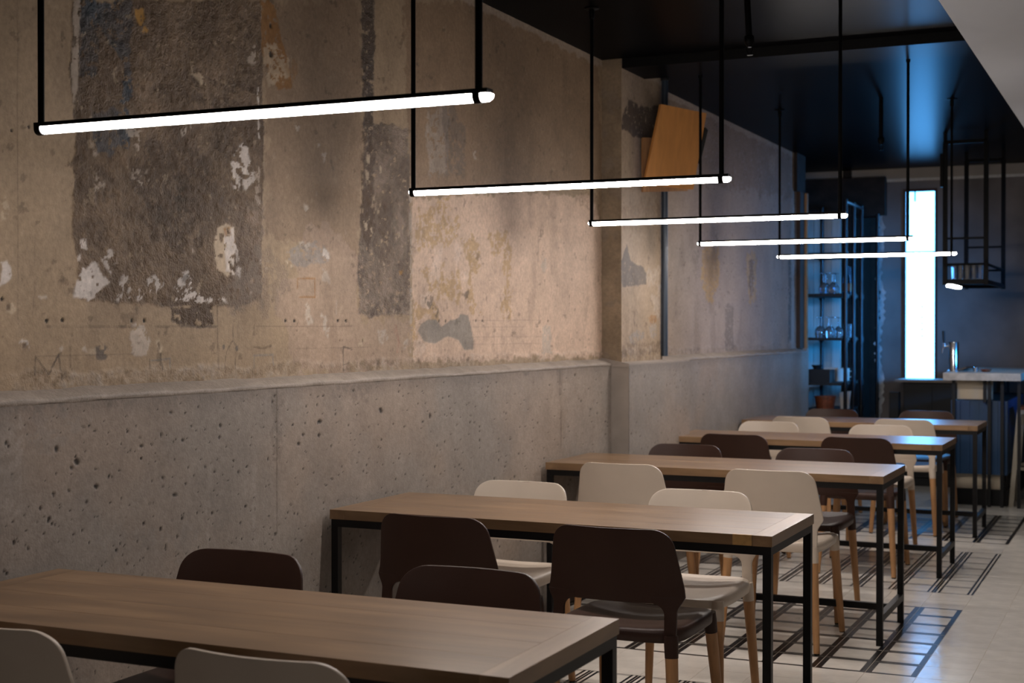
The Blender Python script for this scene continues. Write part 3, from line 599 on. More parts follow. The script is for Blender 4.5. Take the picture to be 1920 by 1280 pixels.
def paint_features(Y, Z, col, grain, relief, plane):
    nA = vnoise(Y, Z, 22, 3, 5) - 0.5
    nB = vnoise(Y, Z, 55, 4, 4)
    for pl, kind, pts, c, op, amp, brk, rel, g in FEATURES:
        if pl != plane: continue
        if kind == 'poly' and c in ('white', 'chalk', 'cream'): amp *= 1.5; brk += 0.05
        ys = [p[0] for p in pts]; zs = [p[1] for p in pts]
        mg = 0.03 + amp * 2.5
        s = (Y > min(ys) - mg) & (Y < max(ys) + mg) & (Z > min(zs) - mg) & (Z < max(zs) + mg)
        if not s.any(): continue
        y, z = Y[s], Z[s]
        if kind == 'poly':
            d = poly_sd(y, z, pts) + nA[s] * amp * 2.6
            e = 0.003 + amp * 0.12
            m = 1 - sstep(-e, e, d)
            if brk > 0:
                t = 0.30 + 0.5 * brk
                m = m * sstep(t - 0.035, t + 0.035, nB[s] + np.clip(-d, 0, 0.03) * 1.2)
        elif kind == 'line':
            d = np.full(y.shape, 9.0)
            for a, b in zip(pts, pts[1:]): d = np.minimum(d, seg_dist(y, z, a, b))
            m = (1 - sstep(amp * 0.4, amp * 1.1, d + nA[s] * 0.004)) * np.clip(0.5 + 1.6 * (nB[s] - 0.25), 0, 1)
        else:
            d = np.hypot(y - pts[0][0], z - pts[0][1]); m = 1 - sstep(amp * 0.7, amp * 1.15, d)
        k = (m * op)[:, None]
        tint = PIG[c] * (1 + 0.35 * (nA[s])[:, None])
        col[s] = col[s] * (1 - k) + tint * k
        if g: grain[s] = np.maximum(grain[s] * (1 - m), m * g) if g else grain[s]
        elif kind == 'poly' and rel > 0: grain[s] = grain[s] * (1 - m)
        if rel: relief[s] += m * rel * 0.001

def wall_mesh(name, Ys, Zs, xf, col, grain, relief, mat, parent=None, flip=False):
    ny, nz = len(Ys), len(Zs)
    Y, Z = np.meshgrid(Ys, Zs, indexing='ij')
    co = np.stack([xf + relief.reshape(ny, nz), Y, Z], -1).reshape(-1, 3)
    me = bpy.data.meshes.new(name)
    me.vertices.add(ny * nz); me.vertices.foreach_set('co', co.ravel().astype(np.float32))
    i = np.arange(ny - 1)[:, None] * nz + np.arange(nz - 1)[None, :]
    q = np.stack([i, i + nz, i + nz + 1, i + 1], -1).reshape(-1, 4)
    nf = len(q)
    me.loops.add(nf * 4); me.polygons.add(nf)
    me.loops.foreach_set('vertex_index', q.ravel().astype(np.int32))
    me.polygons.foreach_set('loop_start', np.arange(0, nf * 4, 4, dtype=np.int32))
    me.polygons.foreach_set('use_smooth', np.ones(nf, bool))
    me.update(calc_edges=True)
    a = me.color_attributes.new('Col', 'FLOAT_COLOR', 'POINT')
    a.data.foreach_set('color', np.concatenate([np.clip(col, 0, 1), np.clip(grain, 0, 1)[:, None]], 1).ravel().astype(np.float32))
    return link(name, me, parent, [mat])

def ycols(y0, y1, k=0.00027):
    ys = [y0]
    while ys[-1] < y1: ys.append(ys[-1] + min(k * (ys[-1] ** 2 + 7.84), 0.02))
    ys[-1] = y1
    return np.array(ys)

def plaster_fields(Y, Z, plane):
    n1 = vnoise(Y, Z, 1.3, 21, 5); n2 = vnoise(Y, Z, 7, 22, 5); n3 = vnoise(Y, Z, 3.2, 23, 4, 2.2); n4 = vnoise(Y, Z, 60, 24, 3)
    col = np.repeat(PIG['tan'][None], len(Y), 0).copy()
    far = sstep(8.0, 9.5, Y)[:, None]
    col = col * (1 - far) + PIG['farwall'] * far
    grain = np.full(len(Y), 0.12); relief = (n2 - 0.5) * 0.004
    paint_features(Y, Z, col, grain, relief, plane)
    # general weathering: clouds, runs, flecks
    col *= (1 + 0.42 * (n1 - 0.5) + 0.30 * (n2 - 0.5) + 0.16 * (n4 - 0.5))[:, None]
    run = sstep(0.60, 0.72, n3) * 0.18
    col = col * (1 - run[:, None]) + PIG['umberdk'] * run[:, None]
    rough = grain > 0.5
    rn = 0.6 * vnoise(Y, Z, 62, 31, 3) + 0.4 * vnoise(Y, Z, 28, 32, 4)
    relief += np.where(rough, (rn - 0.5) * 0.013, 0) * grain
    col *= np.where(rough, 0.55 + 0.9 * rn, 1)[:, None]
    big = vnoise(Y, Z, 4.5, 36, 4)
    col *= np.where(rough, np.clip(0.45 + 1.15 * big, 0.5, 1.35), 1)[:, None]
    wv = np.where(rough, np.clip((vnoise(Y, Z, 5.5, 37, 4) - 0.42) * 2.4, 0, 0.55), 0)[:, None]
    col = col * (1 - wv) + PIG['umberdk'] * 0.95 * wv
    fl = sstep(0.73, 0.78, vnoise(Y, Z, 30, 33, 4)) * np.where(rough, 0.35, 0.16)
    col = col * (1 - fl[:, None]) + PIG['cream'] * fl[:, None]
    dk = sstep(0.74, 0.79, vnoise(Y, Z, 26, 34, 4)) * 0.4
    col = col * (1 - dk[:, None]) + PIG['darker'] * dk[:, None]
    # ragged band of crumbling plaster just over the ledge
    h = 1.235 + 0.035 + 0.06 * (vnoise(Y, Z * 0.15, 9, 41, 4) - 0.35)
    band = 1 - sstep(-0.008, 0.008, Z - h)
    bn = 0.6 * vnoise(Y, Z, 26, 42, 5) + 0.4 * vnoise(Y, Z, 70, 44, 3)
    bc = np.where((bn > 0.5)[:, None], PIG['chalk'] * 0.72, PIG['mold'] * 1.1)
    soft = (1 - 0.5 * sstep(4.6, 7.0, Y)) * np.clip(2.6 * vnoise(Y, Z * 0.2, 3.5, 45, 4) - 0.5, 0.2, 1.2)
    k = (band * soft * (0.15 + 0.6 * np.abs(bn - 0.5) * 4.5).clip(0, 0.8))[:, None]
    col = col * (1 - k) + bc * k
    relief += band * (0.002 + 0.008 * (bn - 0.5)); grain = np.maximum(grain, band * 0.35)
    # pale torn edge along the ceiling
    te = sstep(2.835, 2.85, Z + 0.05 * (vnoise(Y, Z, 18, 43, 4) - 0.5)) * 0.5
    col = col * (1 - te[:, None]) + PIG['chalk'] * te[:, None]
    return col, grain, relief

def concrete_fields(Y, Z, plane, YL, ZL, top=1.21):
    NZL = len(ZL)
    n1 = vnoise(Y, Z, 1.6, 51, 5); n2 = vnoise(Y, Z, 9, 52, 5); n3 = vnoise(Y, Z * 0.35, 5, 53, 4); n4 = vnoise(Y, Z, 70, 54, 3)
    col = np.repeat(PIG['concrete'][None], len(Y), 0).copy()
    grain = np.full(len(Y), 0.10); relief = (n2 - 0.5) * 0.002
    warm = sstep(0.4, 0.65, n1)[:, None]
    col *= (1 - warm) * np.array([0.98, 1.0, 1.02]) + warm * np.array([1.04, 0.99, 0.95])
    paint_features(Y, Z, col, grain, relief, plane)
    col *= (1 + 0.30 * (n1 - 0.5) + 0.28 * (n2 - 0.5) + 0.22 * (n3 - 0.5) + 0.14 * (n4 - 0.5))[:, None]
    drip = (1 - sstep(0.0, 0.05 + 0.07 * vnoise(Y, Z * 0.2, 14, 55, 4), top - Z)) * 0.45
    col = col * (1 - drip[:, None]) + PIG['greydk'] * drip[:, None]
    # air holes left by the casting
    P = 3400
    py = 1.8 + 7.5 * RNG.random(P) ** 1.3; pz = 0.25 + (top - 0.28) * RNG.random(P); pr = 0.0018 + 0.0045 * RNG.random(P) ** 4
    for a, b, r in zip(py, pz, pr):
        i0, i1 = np.searchsorted(YL, (a - 0.02, a + 0.02)); nz = NZL
        j0, j1 = np.searchsorted(ZL, (b - 0.02, b + 0.02))
        if i1 <= i0 or j1 <= j0: continue
        idx = (np.arange(i0, i1)[:, None] * nz + np.arange(j0, j1)[None, :]).ravel()
        th = RNG.random() * math.pi; q = 0.45 + 0.55 * RNG.random(); dy_, dz_ = Y[idx] - a, Z[idx] - b
        d = np.hypot(dy_ * math.cos(th) + dz_ * math.sin(th), (dz_ * math.cos(th) - dy_ * math.sin(th)) / q)
        m = 1 - sstep(r * 0.75, r * 1.35, d)
        col[idx] = col[idx] * (1 - 0.9 * m[:, None]) + PIG['pit'] * 0.9 * m[:, None]
        relief[idx] -= m * 0.0022
    return col, grain, relief

# ------------------------------------------------------------------ the setting
X_UP, X_LOW, X_PIL, X_PLOW = -2.80, -2.74, -2.685, -2.634
Z_LEDGE, Z_CEIL = 1.235, 2.88
Y_PIL0, Y_PIL1 = 7.36, 8.06
Y_END, Y_BACK = 12.15, 13.48

YU = ycols(1.7, Y_END); ZU = np.arange(Z_LEDGE - 0.02, 2.9, 0.0042)
gy, gz = np.meshgrid(YU, ZU, indexing='ij')
c, g, r = plaster_fields(gy.ravel(), gz.ravel(), 'U')
wall = wall_mesh('wall_left', YU, ZU, X_UP, c, g, r, M['plaster'])
struct(wall, 'old peeling brown plaster wall with dark patches above a concrete base')

YL = ycols(1.7, Y_END); ZL = np.concatenate([np.arange(0, 0.3, 0.02), np.arange(0.3, 1.2101, 0.0042)]); NZL = len(ZL)
gy, gz = np.meshgrid(YL, ZL, indexing='ij')
c, g, r = concrete_fields(gy.ravel(), gz.ravel(), 'L', YL, ZL)
wall_mesh('wainscot', YL, ZL, X_LOW, c, g, r, M['concrete'], wall)

# sloping mortar ledge between plaster and concrete
ys = np.arange(1.7, Y_END + 0.01, 0.02); prof = [(X_LOW + 0.001, 1.196), (X_LOW + 0.006, 1.206), (X_LOW, 1.212), (X_LOW - 0.03, 1.225), (X_UP - 0.01, 1.238)]
Y2, K2 = np.meshgrid(ys, np.arange(len(prof)), indexing='ij')
wob = vnoise(Y2.ravel(), K2.ravel() * 0.4, 9, 61, 4).reshape(Y2.shape) - 0.5
px = np.array([p[0] for p in prof])[K2] + wob * 0.008; pz = np.array([p[1] for p in prof])[K2] + wob * 0.012
cc = (PIG['concrete'] * 1.08)[None] * (1 + 0.5 * (vnoise(Y2.ravel(), K2.ravel() * 0.3, 14, 62, 4) - 0.5))[:, None]
ZS = np.arange(len(prof))
led = wall_mesh('ledge', ys, ZS.astype(float), 0.0, cc, np.full(len(cc), 0.3), np.zeros(len(cc)), M['concrete'], wall)
co = np.stack([px, Y2, pz], -1).reshape(-1, 3); led.data.vertices.foreach_set('co', co.ravel().astype(np.float32)); led.data.update()

# pillar: plaster shaft on a concrete foot, its broken top under the beam
def pillar():
    Ys = np.arange(Y_PIL0, Y_PIL1 + 0.004, 0.006); Zs = np.arange(Z_LEDGE - 0.095, 2.89, 0.006)
    a, b = np.meshgrid(Ys, Zs, indexing='ij')
    c, g, r = plaster_fields(a.ravel(), b.ravel(), 'P')
    n = len(Zs)
    c0 = c.reshape(len(Ys), n, 3); r0 = r.reshape(len(Ys), n)
    f = wall_mesh('pillar', Ys, Zs, X_PIL, c, g, r, M['plaster'], wall)
    # near side, facing the camera
    Xs = np.linspace(X_UP - 0.02, X_PIL, 16)
    a2, b2 = np.meshgrid(Xs, Zs, indexing='ij')
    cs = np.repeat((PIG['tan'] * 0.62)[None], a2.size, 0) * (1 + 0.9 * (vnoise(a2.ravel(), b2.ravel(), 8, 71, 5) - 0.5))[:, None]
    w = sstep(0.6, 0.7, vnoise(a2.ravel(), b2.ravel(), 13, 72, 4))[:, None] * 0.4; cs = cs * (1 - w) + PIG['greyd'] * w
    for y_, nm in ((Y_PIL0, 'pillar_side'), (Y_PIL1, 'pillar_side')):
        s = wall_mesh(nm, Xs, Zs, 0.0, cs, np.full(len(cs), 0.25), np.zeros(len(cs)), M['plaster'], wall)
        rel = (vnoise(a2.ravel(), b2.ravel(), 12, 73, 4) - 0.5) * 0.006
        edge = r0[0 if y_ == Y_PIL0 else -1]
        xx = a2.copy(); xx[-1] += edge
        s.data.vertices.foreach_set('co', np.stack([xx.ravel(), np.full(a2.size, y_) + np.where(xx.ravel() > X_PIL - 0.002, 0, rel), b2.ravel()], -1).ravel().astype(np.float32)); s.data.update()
    bm = bmesh.new(); bm_box(bm, X_LOW - 0.02, X_PLOW - 0.004, 7.350, 8.46, 0, 1.200)
    v = bm_box(bm, X_UP, X_PLOW - 0.002, 7.346, 8.46, 1.19, 1.238)
    for k in (4, 5, 6, 7):
        if v[k].co.x > -2.7: v[k].co.z = 1.209
        if v[k].co.x > -2.7: v[k].co.y += 0.004 if v[k].co.y < 8 else -0.004
    from_bm('pillar_foot', bm, M['foot_concrete'], wall, bevel=0.004, seg=1)
    Yf = np.arange(7.35, 8.4601, 0.008); Zf = np.arange(0, 1.2001, 0.008)
    a, b = np.meshgrid(Yf, Zf, indexing='ij')
    c, g, r = concrete_fields(a.ravel(), b.ravel(), 'Q', Yf, Zf)
    wall_mesh('pillar_foot_face', Yf, Zf, X_PLOW - 0.0015, c * 1.04, g, r, M['concrete'], wall)
M['foot_concrete'] = material('foot_concrete', (142, 132, 123), 0.7, 0, 0.16, 6, bump=0.35, bscale=90)
pillar()

# floor: slab, tiles
def on_view(x, y):
    yaw = R(24.439)
    d = y * math.cos(yaw) - x * math.sin(yaw); s = x * math.cos(yaw) + y * math.sin(yaw)
    if d < 0.2: return None
    return 960 + 2667 * s / d, 616 + 2667 * 1.4 / d, d
bm = bmesh.new(); bm_box(bm, -3.6, 3.2, -2.6, 15.2, -0.15, -0.004)
floor = struct(from_bm('floor', bm, M['grout']), 'cream cement tile floor with dark lined tile panels under the tables')
TX, TY = 0.2045, 0.2145
def tile_mesh(kind):
    w, d = TX - 0.0022, TY - 0.0022
    if kind == 'plain': xs, yb = [0, w], [0, d]
    elif kind == 'bar': xs, yb = [0, 0.0235, w - 0.0235, w], [0, 0.0205, d - 0.0205, d]
    else:
        xs = [0, .011, .0215, .033, w - .033, w - .0215, w - .011, w]; yb = [0, .0055, .0145, .0205, d - .0205, d - .0145, d - .0055, d]
    bm = bmesh.new(); gx = len(xs); G = {}
    for i, a in enumerate(xs):
        for j, b in enumerate(yb): G[i, j] = bm.verts.new((a - w / 2, b - d / 2, 0))
    for i in range(gx - 1):
        for j in range(len(yb) - 1):
            f = bm.faces.new((G[i, j], G[i + 1, j], G[i + 1, j + 1], G[i, j + 1]))
            if kind == 'bar': f.material_index = 0 if (i == 1 and j == 1) else 1
            elif kind == 'lines': f.material_index = 2 if (i in (0, 2, 4, 6) or j in (0, 2, 4, 6)) and not (i in (1, 5) and j not in (0, 6)) else 0
    e = 0.0012
    n0 = [G[i, 0] for i in range(gx)] + [G[gx - 1, j] for j in range(1, len(yb))] + [G[i, len(yb) - 1] for i in range(gx - 2, -1, -1)] + [G[0, j] for j in range(len(yb) - 2, 0, -1)]
    low = []
    for v in n0:
        low.append(bm.verts.new((v.co.x * (1 + 2 * e / w), v.co.y * (1 + 2 * e / d), -0.004)))
    for k in range(len(n0)):
        k2 = (k + 1) % len(n0); bm.faces.new((n0[k2], n0[k], low[k], low[k2]))
    me = bpy.data.meshes.new('tile'); bm.to_mesh(me); bm.free()
    for m in ('tile_cream', 'tile_dark', 'tile_navy'): me.materials.append(M[m])
    return me
TM = {k: tile_mesh(k) for k in ('plain', 'bar', 'lines')}
cells = []
for i in range(-20, 12):
    x = -0.88 - TX * (i + 0.5)
    if x - TX / 2 < -3.4: continue
    for j in range(-22, 44):
        y = 5.86 + TY * (j + 0.5)
        if y > 14.9: continue
        kind = 'plain'
        if i >= 0:
            if j < -2: kind = 'lines' if -9 <= j else ('plain' if j >= -11 else ('bar' if j >= -18 else 'plain'))
            elif 0 <= j <= 6: kind = 'bar'
            elif 9 <= j <= 15: kind = 'lines'
            elif 18 <= j <= 24: kind = 'bar'
        v = on_view(x, y); size = 0
        if v and -20 < v[0] < 1940 and 600 < v[1] < 1300 and x > -2.8: size = 1 / v[2] ** 3
        cells.append((size, x, y, kind))
cells.sort(key=lambda t: -t[0])
for size, x, y, kind in cells[:300]:
    o = bpy.data.objects.new('tile', TM[kind]); COL.objects.link(o); o.parent = floor
    o.location = (x, y, 0); o.rotation_euler = (random.uniform(-1, 1) * 0.0022, random.uniform(-1, 1) * 0.0022, 0)
V, F, MI = [], [], []
for size, x, y, kind in cells[300:]:
    me = TM[kind]; o0 = len(V); a, b = random.uniform(-1, 1) * 0.0022, random.uniform(-1, 1) * 0.0022
    V += [(x + v.co.x, y + v.co.y, v.co.z + a * v.co.x + b * v.co.y) for v in me.vertices]
    for p in me.polygons: F.append([o0 + k for k in p.vertices]); MI.append(p.material_index)
me = bpy.data.meshes.new('tiles'); me.from_pydata(V, [], F); me.polygons.foreach_set('material_index', MI)
o = link('tiles', me, floor, [M['tile_cream'], M['tile_dark'], M['tile_navy']]); o['kind'] = 'stuff'

# ceiling, its beam, the pale soffit over the aisle
bm = bmesh.new(); bm_box(bm, -3.6, -0.72, -2.6, 15.2, Z_CEIL, Z_CEIL + 0.15)
ceil = struct(from_bm('ceiling', bm, M['ceiling_paint']), 'glossy black ceiling reflecting the blue window')
bm = bmesh.new(); bm_box(bm, -2.683, -0.73, 7.362, 7.74, 2.828, Z_CEIL + 0.02)
b = from_bm('beam', bm, [M['ceiling_paint'], M['beam_paint']], ceil)
for p in b.data.polygons:
    if abs(p.normal.y) > 0.5: p.material_index = 1
bm = bmesh.new(); bm_box(bm, -0.736, 3.2, -2.6, 15.2, 2.60, 3.02)
from_bm('soffit', bm, M['soffit_paint'], ceil)

# far end: concrete wall with the tall window, header, ragged opening at the left
def ragged_wall():
    bm = bmesh.new(); zs = np.arange(0, 2.79, 0.03); rg = np.random.default_rng(5)
    L = []
    for z in zs:
        x = -2.335 + 0.018 * math.sin(z * 9) + rg.normal(0, 0.012)
        L.append((x, z))
    f = [bm.verts.new((x, Y_BACK, z)) for x, z in L]; bk = [bm.verts.new((x - 0.05 + rg.normal(0, 0.004), Y_BACK + 0.014 + rg.normal(0, 0.002), z)) for x, z in L]
    rt = [bm.verts.new((-2.15, Y_BACK, z)) for x, z in L]
    for k in range(len(L) - 1):
        bm.faces.new((f[k], rt[k], rt[k + 1], f[k + 1])); bm.faces.new((bk[k], f[k], f[k + 1], bk[k + 1])).material_index = 1
    bm_box(bm, -2.15, -1.845, Y_BACK, Y_BACK + 0.22, 0, 0.905)
    bm_box(bm, -2.15, -1.845, Y_BACK, Y_BACK + 0.22, 2.685, 2.79)
    bm_box(bm, -1.845, 3.2, Y_BACK, Y_BACK + 0.22, 0, 2.79)
    return from_bm('wall_back', bm, [M['back_concrete'], M['torn_edge_lit']])
M['torn_edge_lit'] = material('torn_edge_lit', (196, 198, 200), 0.7, 0, 0.3, 16, bump=0.6, bscale=40)  # paler than the wall: blue light on the torn edge put into its colour
M['header_paint'] = material('header_paint', (150, 142, 134), 0.85, 0, 0.08, 4)
wb = struct(ragged_wall(), 'grey concrete end wall with a torn left edge and a tall window')
box('header', -3.6, 3.2, Y_BACK - 0.02, Y_BACK + 0.3, 2.785, 2.9, M['header_paint'], wb)
bm = bmesh.new()
v = [bm.verts.new(p) for p in ((-2.6, Y_BACK - 0.02, 2.785), (3.2, Y_BACK - 0.02, 2.785), (3.2, Y_BACK + 0.03, 2.725), (-2.6, Y_BACK + 0.03, 2.725))]
bm.faces.new(v); from_bm('header_chamfer', bm, M['pale_plank'], wb)

win = bpy.data.objects.new('window_1', None); COL.objects.link(win); struct(win, 'tall narrow glowing blue window in the end wall')
win.location = (-2.0, Y_BACK, 1.8)
def wchild(name, x0, x1, y0, y1, z0, z1, mat):
    o = box(name, x0 + 2.0, x1 + 2.0, y0 - Y_BACK, y1 - Y_BACK, z0 - 1.8, z1 - 1.8, mat, win, bevel=0.002); return o
wchild('pane', -2.128, -1.868, Y_BACK + 0.03, Y_BACK + 0.04, 0.925, 2.662, M['blue_daylight'])
wchild('jamb', -2.150, -2.128, Y_BACK - 0.015, Y_BACK + 0.08, 0.90, 2.687, M['rust_frame'])
wchild('jamb', -1.868, -1.846, Y_BACK - 0.015, Y_BACK + 0.08, 0.90, 2.687, M['rust_frame'])
wchild('head', -2.128, -1.868, Y_BACK - 0.015, Y_BACK + 0.08, 2.662, 2.687, M['rust_frame'])
wchild('sill', -2.128, -1.868, Y_BACK - 0.03, Y_BACK + 0.08, 0.90, 0.925, M['rust_frame'])
wchild('latch', -2.055, -2.043, Y_BACK + 0.012, Y_BACK + 0.03, 2.575, 2.665, M['matt_black'])
for k, z in enumerate((1.60, 1.50, 1.445, 1.39, 1.33)):
    wchild('mark', -1.992, -1.975, Y_BACK + 0.024, Y_BACK + 0.03, z, z + 0.006, M['pale_plank'])

# recess at the end of the plaster wall: pale upright planks, charred lintel, posts
rec = bpy.data.objects.new('wall_recess', None); COL.objects.link(rec); struct(rec, 'dark recess with pale upright planks at the end of the plaster wall')
rec.location = (-2.9, 13.4, 0)
for k in range(5):
    x0 = -3.12 + k * 0.083
    box('plank', x0 + 2.9, x0 + 0.08 + 2.9, -0.03 + 0.004 * random.random(), 0.02, 0, 2.62, M['pale_plank'], rec, bevel=0.002)
box('lintel', -3.4 + 2.9, -2.30 + 2.9, -0.03, 0.3, 2.45, 2.80, M['char_and_void'], rec)
box('void_back', -2.9 + 2.9, -2.1 + 2.9, 1.0, 1.1, 0, 2.9, M['char_and_void'], rec)  # void walls in near-black colour stand in for the unlit depth
box('void_side', -3.5 + 2.9, -3.4 + 2.9, -1.3, 1.1, 0, 2.9, M['char_and_void'], rec)
box('void_pier', -2.70 + 2.9, -2.62 + 2.9, 0.05, 1.0, 0, 2.9, M['char_and_void'], rec)
tr = struct(box('trim_1', -2.86, -2.765, Y_END - 0.16, Y_END + 0.001, 1.235, 2.56, M['old_wood']), 'dark brown timber post at the end of the plaster wall')
tr = struct(box('trim_2', -2.90, -2.745, Y_END + 0.001, Y_END + 0.05, 1.235, 2.56, M['tan_wood']), 'pale tan timber edge at the end of the plaster wall')
struct(box('trim_3', -3.4, -2.772, Y_END - 0.25, Y_END + 0.06, 2.56, Z_CEIL, M['char_and_void'], bevel=0.004), 'charred lintel block under the ceiling at the wall end')
box('wainscot_end', -3.4, X_LOW, Y_END - 0.02, Y_END + 0.05, 0, 1.235, M['foot_concrete'], wall)
# sides of the room outside the picture
struct(box('wall_right', 3.2, 3.35, -2.6, 15.2, 0, 3.0, M['white_wall']), 'plain pale wall on the far side of the room')
struct(box('wall_front', -3.6, 3.2, -2.75, -2.6, 0, 3.0, M['white_wall']), 'plain pale wall behind the camera')

# ------------------------------------------------------------------ lamps: five tubes hung on two rods each
lamp_spots = [(-2.485, -1.299, 2.690), (-2.429, -1.294, 4.492), (-2.388, -1.246, 6.146), (-2.387, -1.230, 7.855), (-2.338, -1.216, 9.525)]
lamp_words = ['nearest the camera, over the table cut off at the left', 'second from the camera, in front of the tilted plywood board',
              'third from the camera, over the middle table', 'fourth from the camera, right end beside the blue window', 'farthest from the camera, its right end crossing the blue window']
for (x0, x1, y), wd in zip(lamp_spots, lamp_words):
    cx = (x0 + x1) / 2; zc = 1.888
    t = thing('tube_lamp', 'black rod-hung glowing tube lamp ' + wd, 'lamp', (cx, y, zc), 0, 'tube lamps hung over the row of tables')
    a, b = x0 - cx, x1 - cx
    # diffuser: rounded bar, ends past the rods
    bm = bmesh.new(); n = 14; prof = []
    for k in range(n + 1):
        th = math.pi * k / n
        prof.append((0.0145 * math.cos(th), 0.003 - 0.0165 * math.sin(th) ** 0.8))
    xs = [a - 0.013, a - 0.008, b + 0.022, b + 0.030]; sc = [0.75, 1, 1, 0.72]
    rings = [[bm.verts.new((x, p * s, 0.003 + (q - 0.003) * s)) for p, q in prof] for x, s in zip(xs, sc)]
    for r0, r1 in zip(rings, rings[1:]):
        for k in range(n): bm.faces.new((r0[k], r0[k + 1], r1[k + 1], r1[k]))
        bm.faces.new((r0[n], r0[0], r1[0], r1[n]))
    bm.faces.new(rings[0]); bm.faces.new(rings[-1][::-1])
    from_bm('diffuser', bm, M['tube_light_dim' if y < 3 else 'tube_light'], t, smooth=False)
    box('housing', a - 0.010, b + 0.026, -0.0150, 0.0150, 0.0035, 0.0135, M['lamp_black'], t, bevel=0.002)
    for s in (a, b):
        tube('rod', [(s, 0, 0.010), (s, 0, Z_CEIL - zc - 0.002)], 0.0082, M['lamp_black'], t, 12)
        bm = bmesh.new()
        outer = [(0.0175 * math.cos(-math.pi * k / 12) , 0.0125 - 0.0 if k in (0, 12) else 0.002 - 0.0185 * math.sin(math.pi * k / 12) ** 0.8) for k in range(13)]
        r0 = [bm.verts.new((s - 0.0085, p, q)) for p, q in outer]; r1 = [bm.verts.new((s + 0.0085, p, q)) for p, q in outer]
        for k in range(12): bm.faces.new((r0[k], r0[k + 1], r1[k + 1], r1[k]))
        bm.faces.new((r0[12], r0[0], r1[0], r1[12])); bm.faces.new(r0); bm.faces.new(r1[::-1])
        from_bm('clamp', bm, M['lamp_black'], t)
        lathe('canopy', [(0, 0), (0.034, 0), (0.034, -0.004), (0.012, -0.009), (0.012, -0.045), (0.009, -0.05), (0, -0.05)], M['lamp_black'], t, 20, (s, 0, Z_CEIL - zc))

# ------------------------------------------------------------------ tables
table_y = [(2.40, 3.00), (4.385, 4.975), (6.365, 6.955), (8.235, 8.835), (9.935, 10.535)]
TX0, TX1 = -2.712, -1.098
tw = ['nearest the camera, cut off by the left picture edge', 'second from the camera, dark brown chairs before it', 'third from the camera, white chairs before it',
      'fourth from the camera, blue reflection on top', 'farthest from the camera, just in front of the bar']
def make_table(label):
    t = thing('dining_table', label, 'table', (0, 0, 0), 0, 'long wooden tables standing in a row along the wall')
    L, D, zt, th = TX1 - TX0, 0.594, 0.75, 0.034
    hx = L / 2
    e = 0.062
    n = 4; w = D / n
    for k in range(n):
        bm = bmesh.new(); bm_box(bm, -hx + e + 0.0006, hx - e - 0.0006, -D / 2 + k * w + 0.0004, -D / 2 + (k + 1) * w - 0.0004, zt - th, zt)
        from_bm('plank', bm, M['table_wood'], t, bevel=0.0012, seg=1)
    for s in (-1, 1):
        me_x0, me_x1 = (hx - e, hx) if s > 0 else (-hx, -hx + e)
        bm = bmesh.new(); bm_box(bm, -D / 2, D / 2, -e / 2, e / 2, -th / 2, th / 2)
        o = from_bm('end_board', bm, M['table_wood'], t, bevel=0.002, seg=1)
        o.location = ((me_x0 + me_x1) / 2, 0, zt - th / 2); o.rotation_euler = (0, 0, R(90))
    a = 0.027; za = zt - th - 0.0005
    bm = bmesh.new()
    for s in (-1, 1):
        bm_box(bm, -hx + 0.004 + a, hx - 0.004 - a, s * (D / 2 - 0.004) - (a if s > 0 else 0), s * (D / 2 - 0.004) + (0 if s > 0 else a), za - a, za)
        bm_box(bm, s * (hx - 0.004) - (a if s > 0 else 0), s * (hx - 0.004) + (0 if s > 0 else a), -D / 2 + 0.004 + a, D / 2 - 0.004 - a, za - a, za)
    from_bm('frame', bm, M['black_steel'], t, bevel=0.002, seg=1)
    for sx in (-1, 1):
        for sy in (-1, 1):
            x = sx * (hx - 0.004 - a / 2); y = sy * (D / 2 - 0.004 - a / 2)
            bm = bmesh.new(); bm_box(bm, x - a / 2, x + a / 2, y - a / 2, y + a / 2, 0.0, za)
            from_bm('leg', bm, M['black_steel'], t, bevel=0.002, seg=1)
        x = sx * (hx - 0.004 - a / 2)
        bm = bmesh.new(); bm_box(bm, x - a / 2, x + a / 2, -D / 2 + 0.004 + a, D / 2 - 0.004 - a, 0.106, 0.136)
        from_bm('side_stretcher', bm, M['black_steel'], t, bevel=0.002, seg=1)
    bm = bmesh.new(); bm_box(bm, -hx + 0.004 + a, hx - 0.004 - a, -a / 2, a / 2, 0.106, 0.136)
    from_bm('long_stretcher', bm, M['black_steel'], t, bevel=0.002, seg=1)
    return t
t0 = make_table('wooden table on black steel legs, ' + tw[0])
for k, (a, b) in enumerate(table_y):
    o = t0 if k == 0 else copy_thing(t0, 'wooden table on black steel legs, ' + tw[k], (0, 0, 0))
    o.location = ((TX0 + TX1) / 2, (a + b) / 2, 0)

    if k == 1:
        pt = box('repair_patch', 0.680, 0.742, -0.2976, -0.285, 0.717, 0.7503, M['filler'], o, 0.0005)
        pt['label'] = 'yellowish filler patch on the near edge'

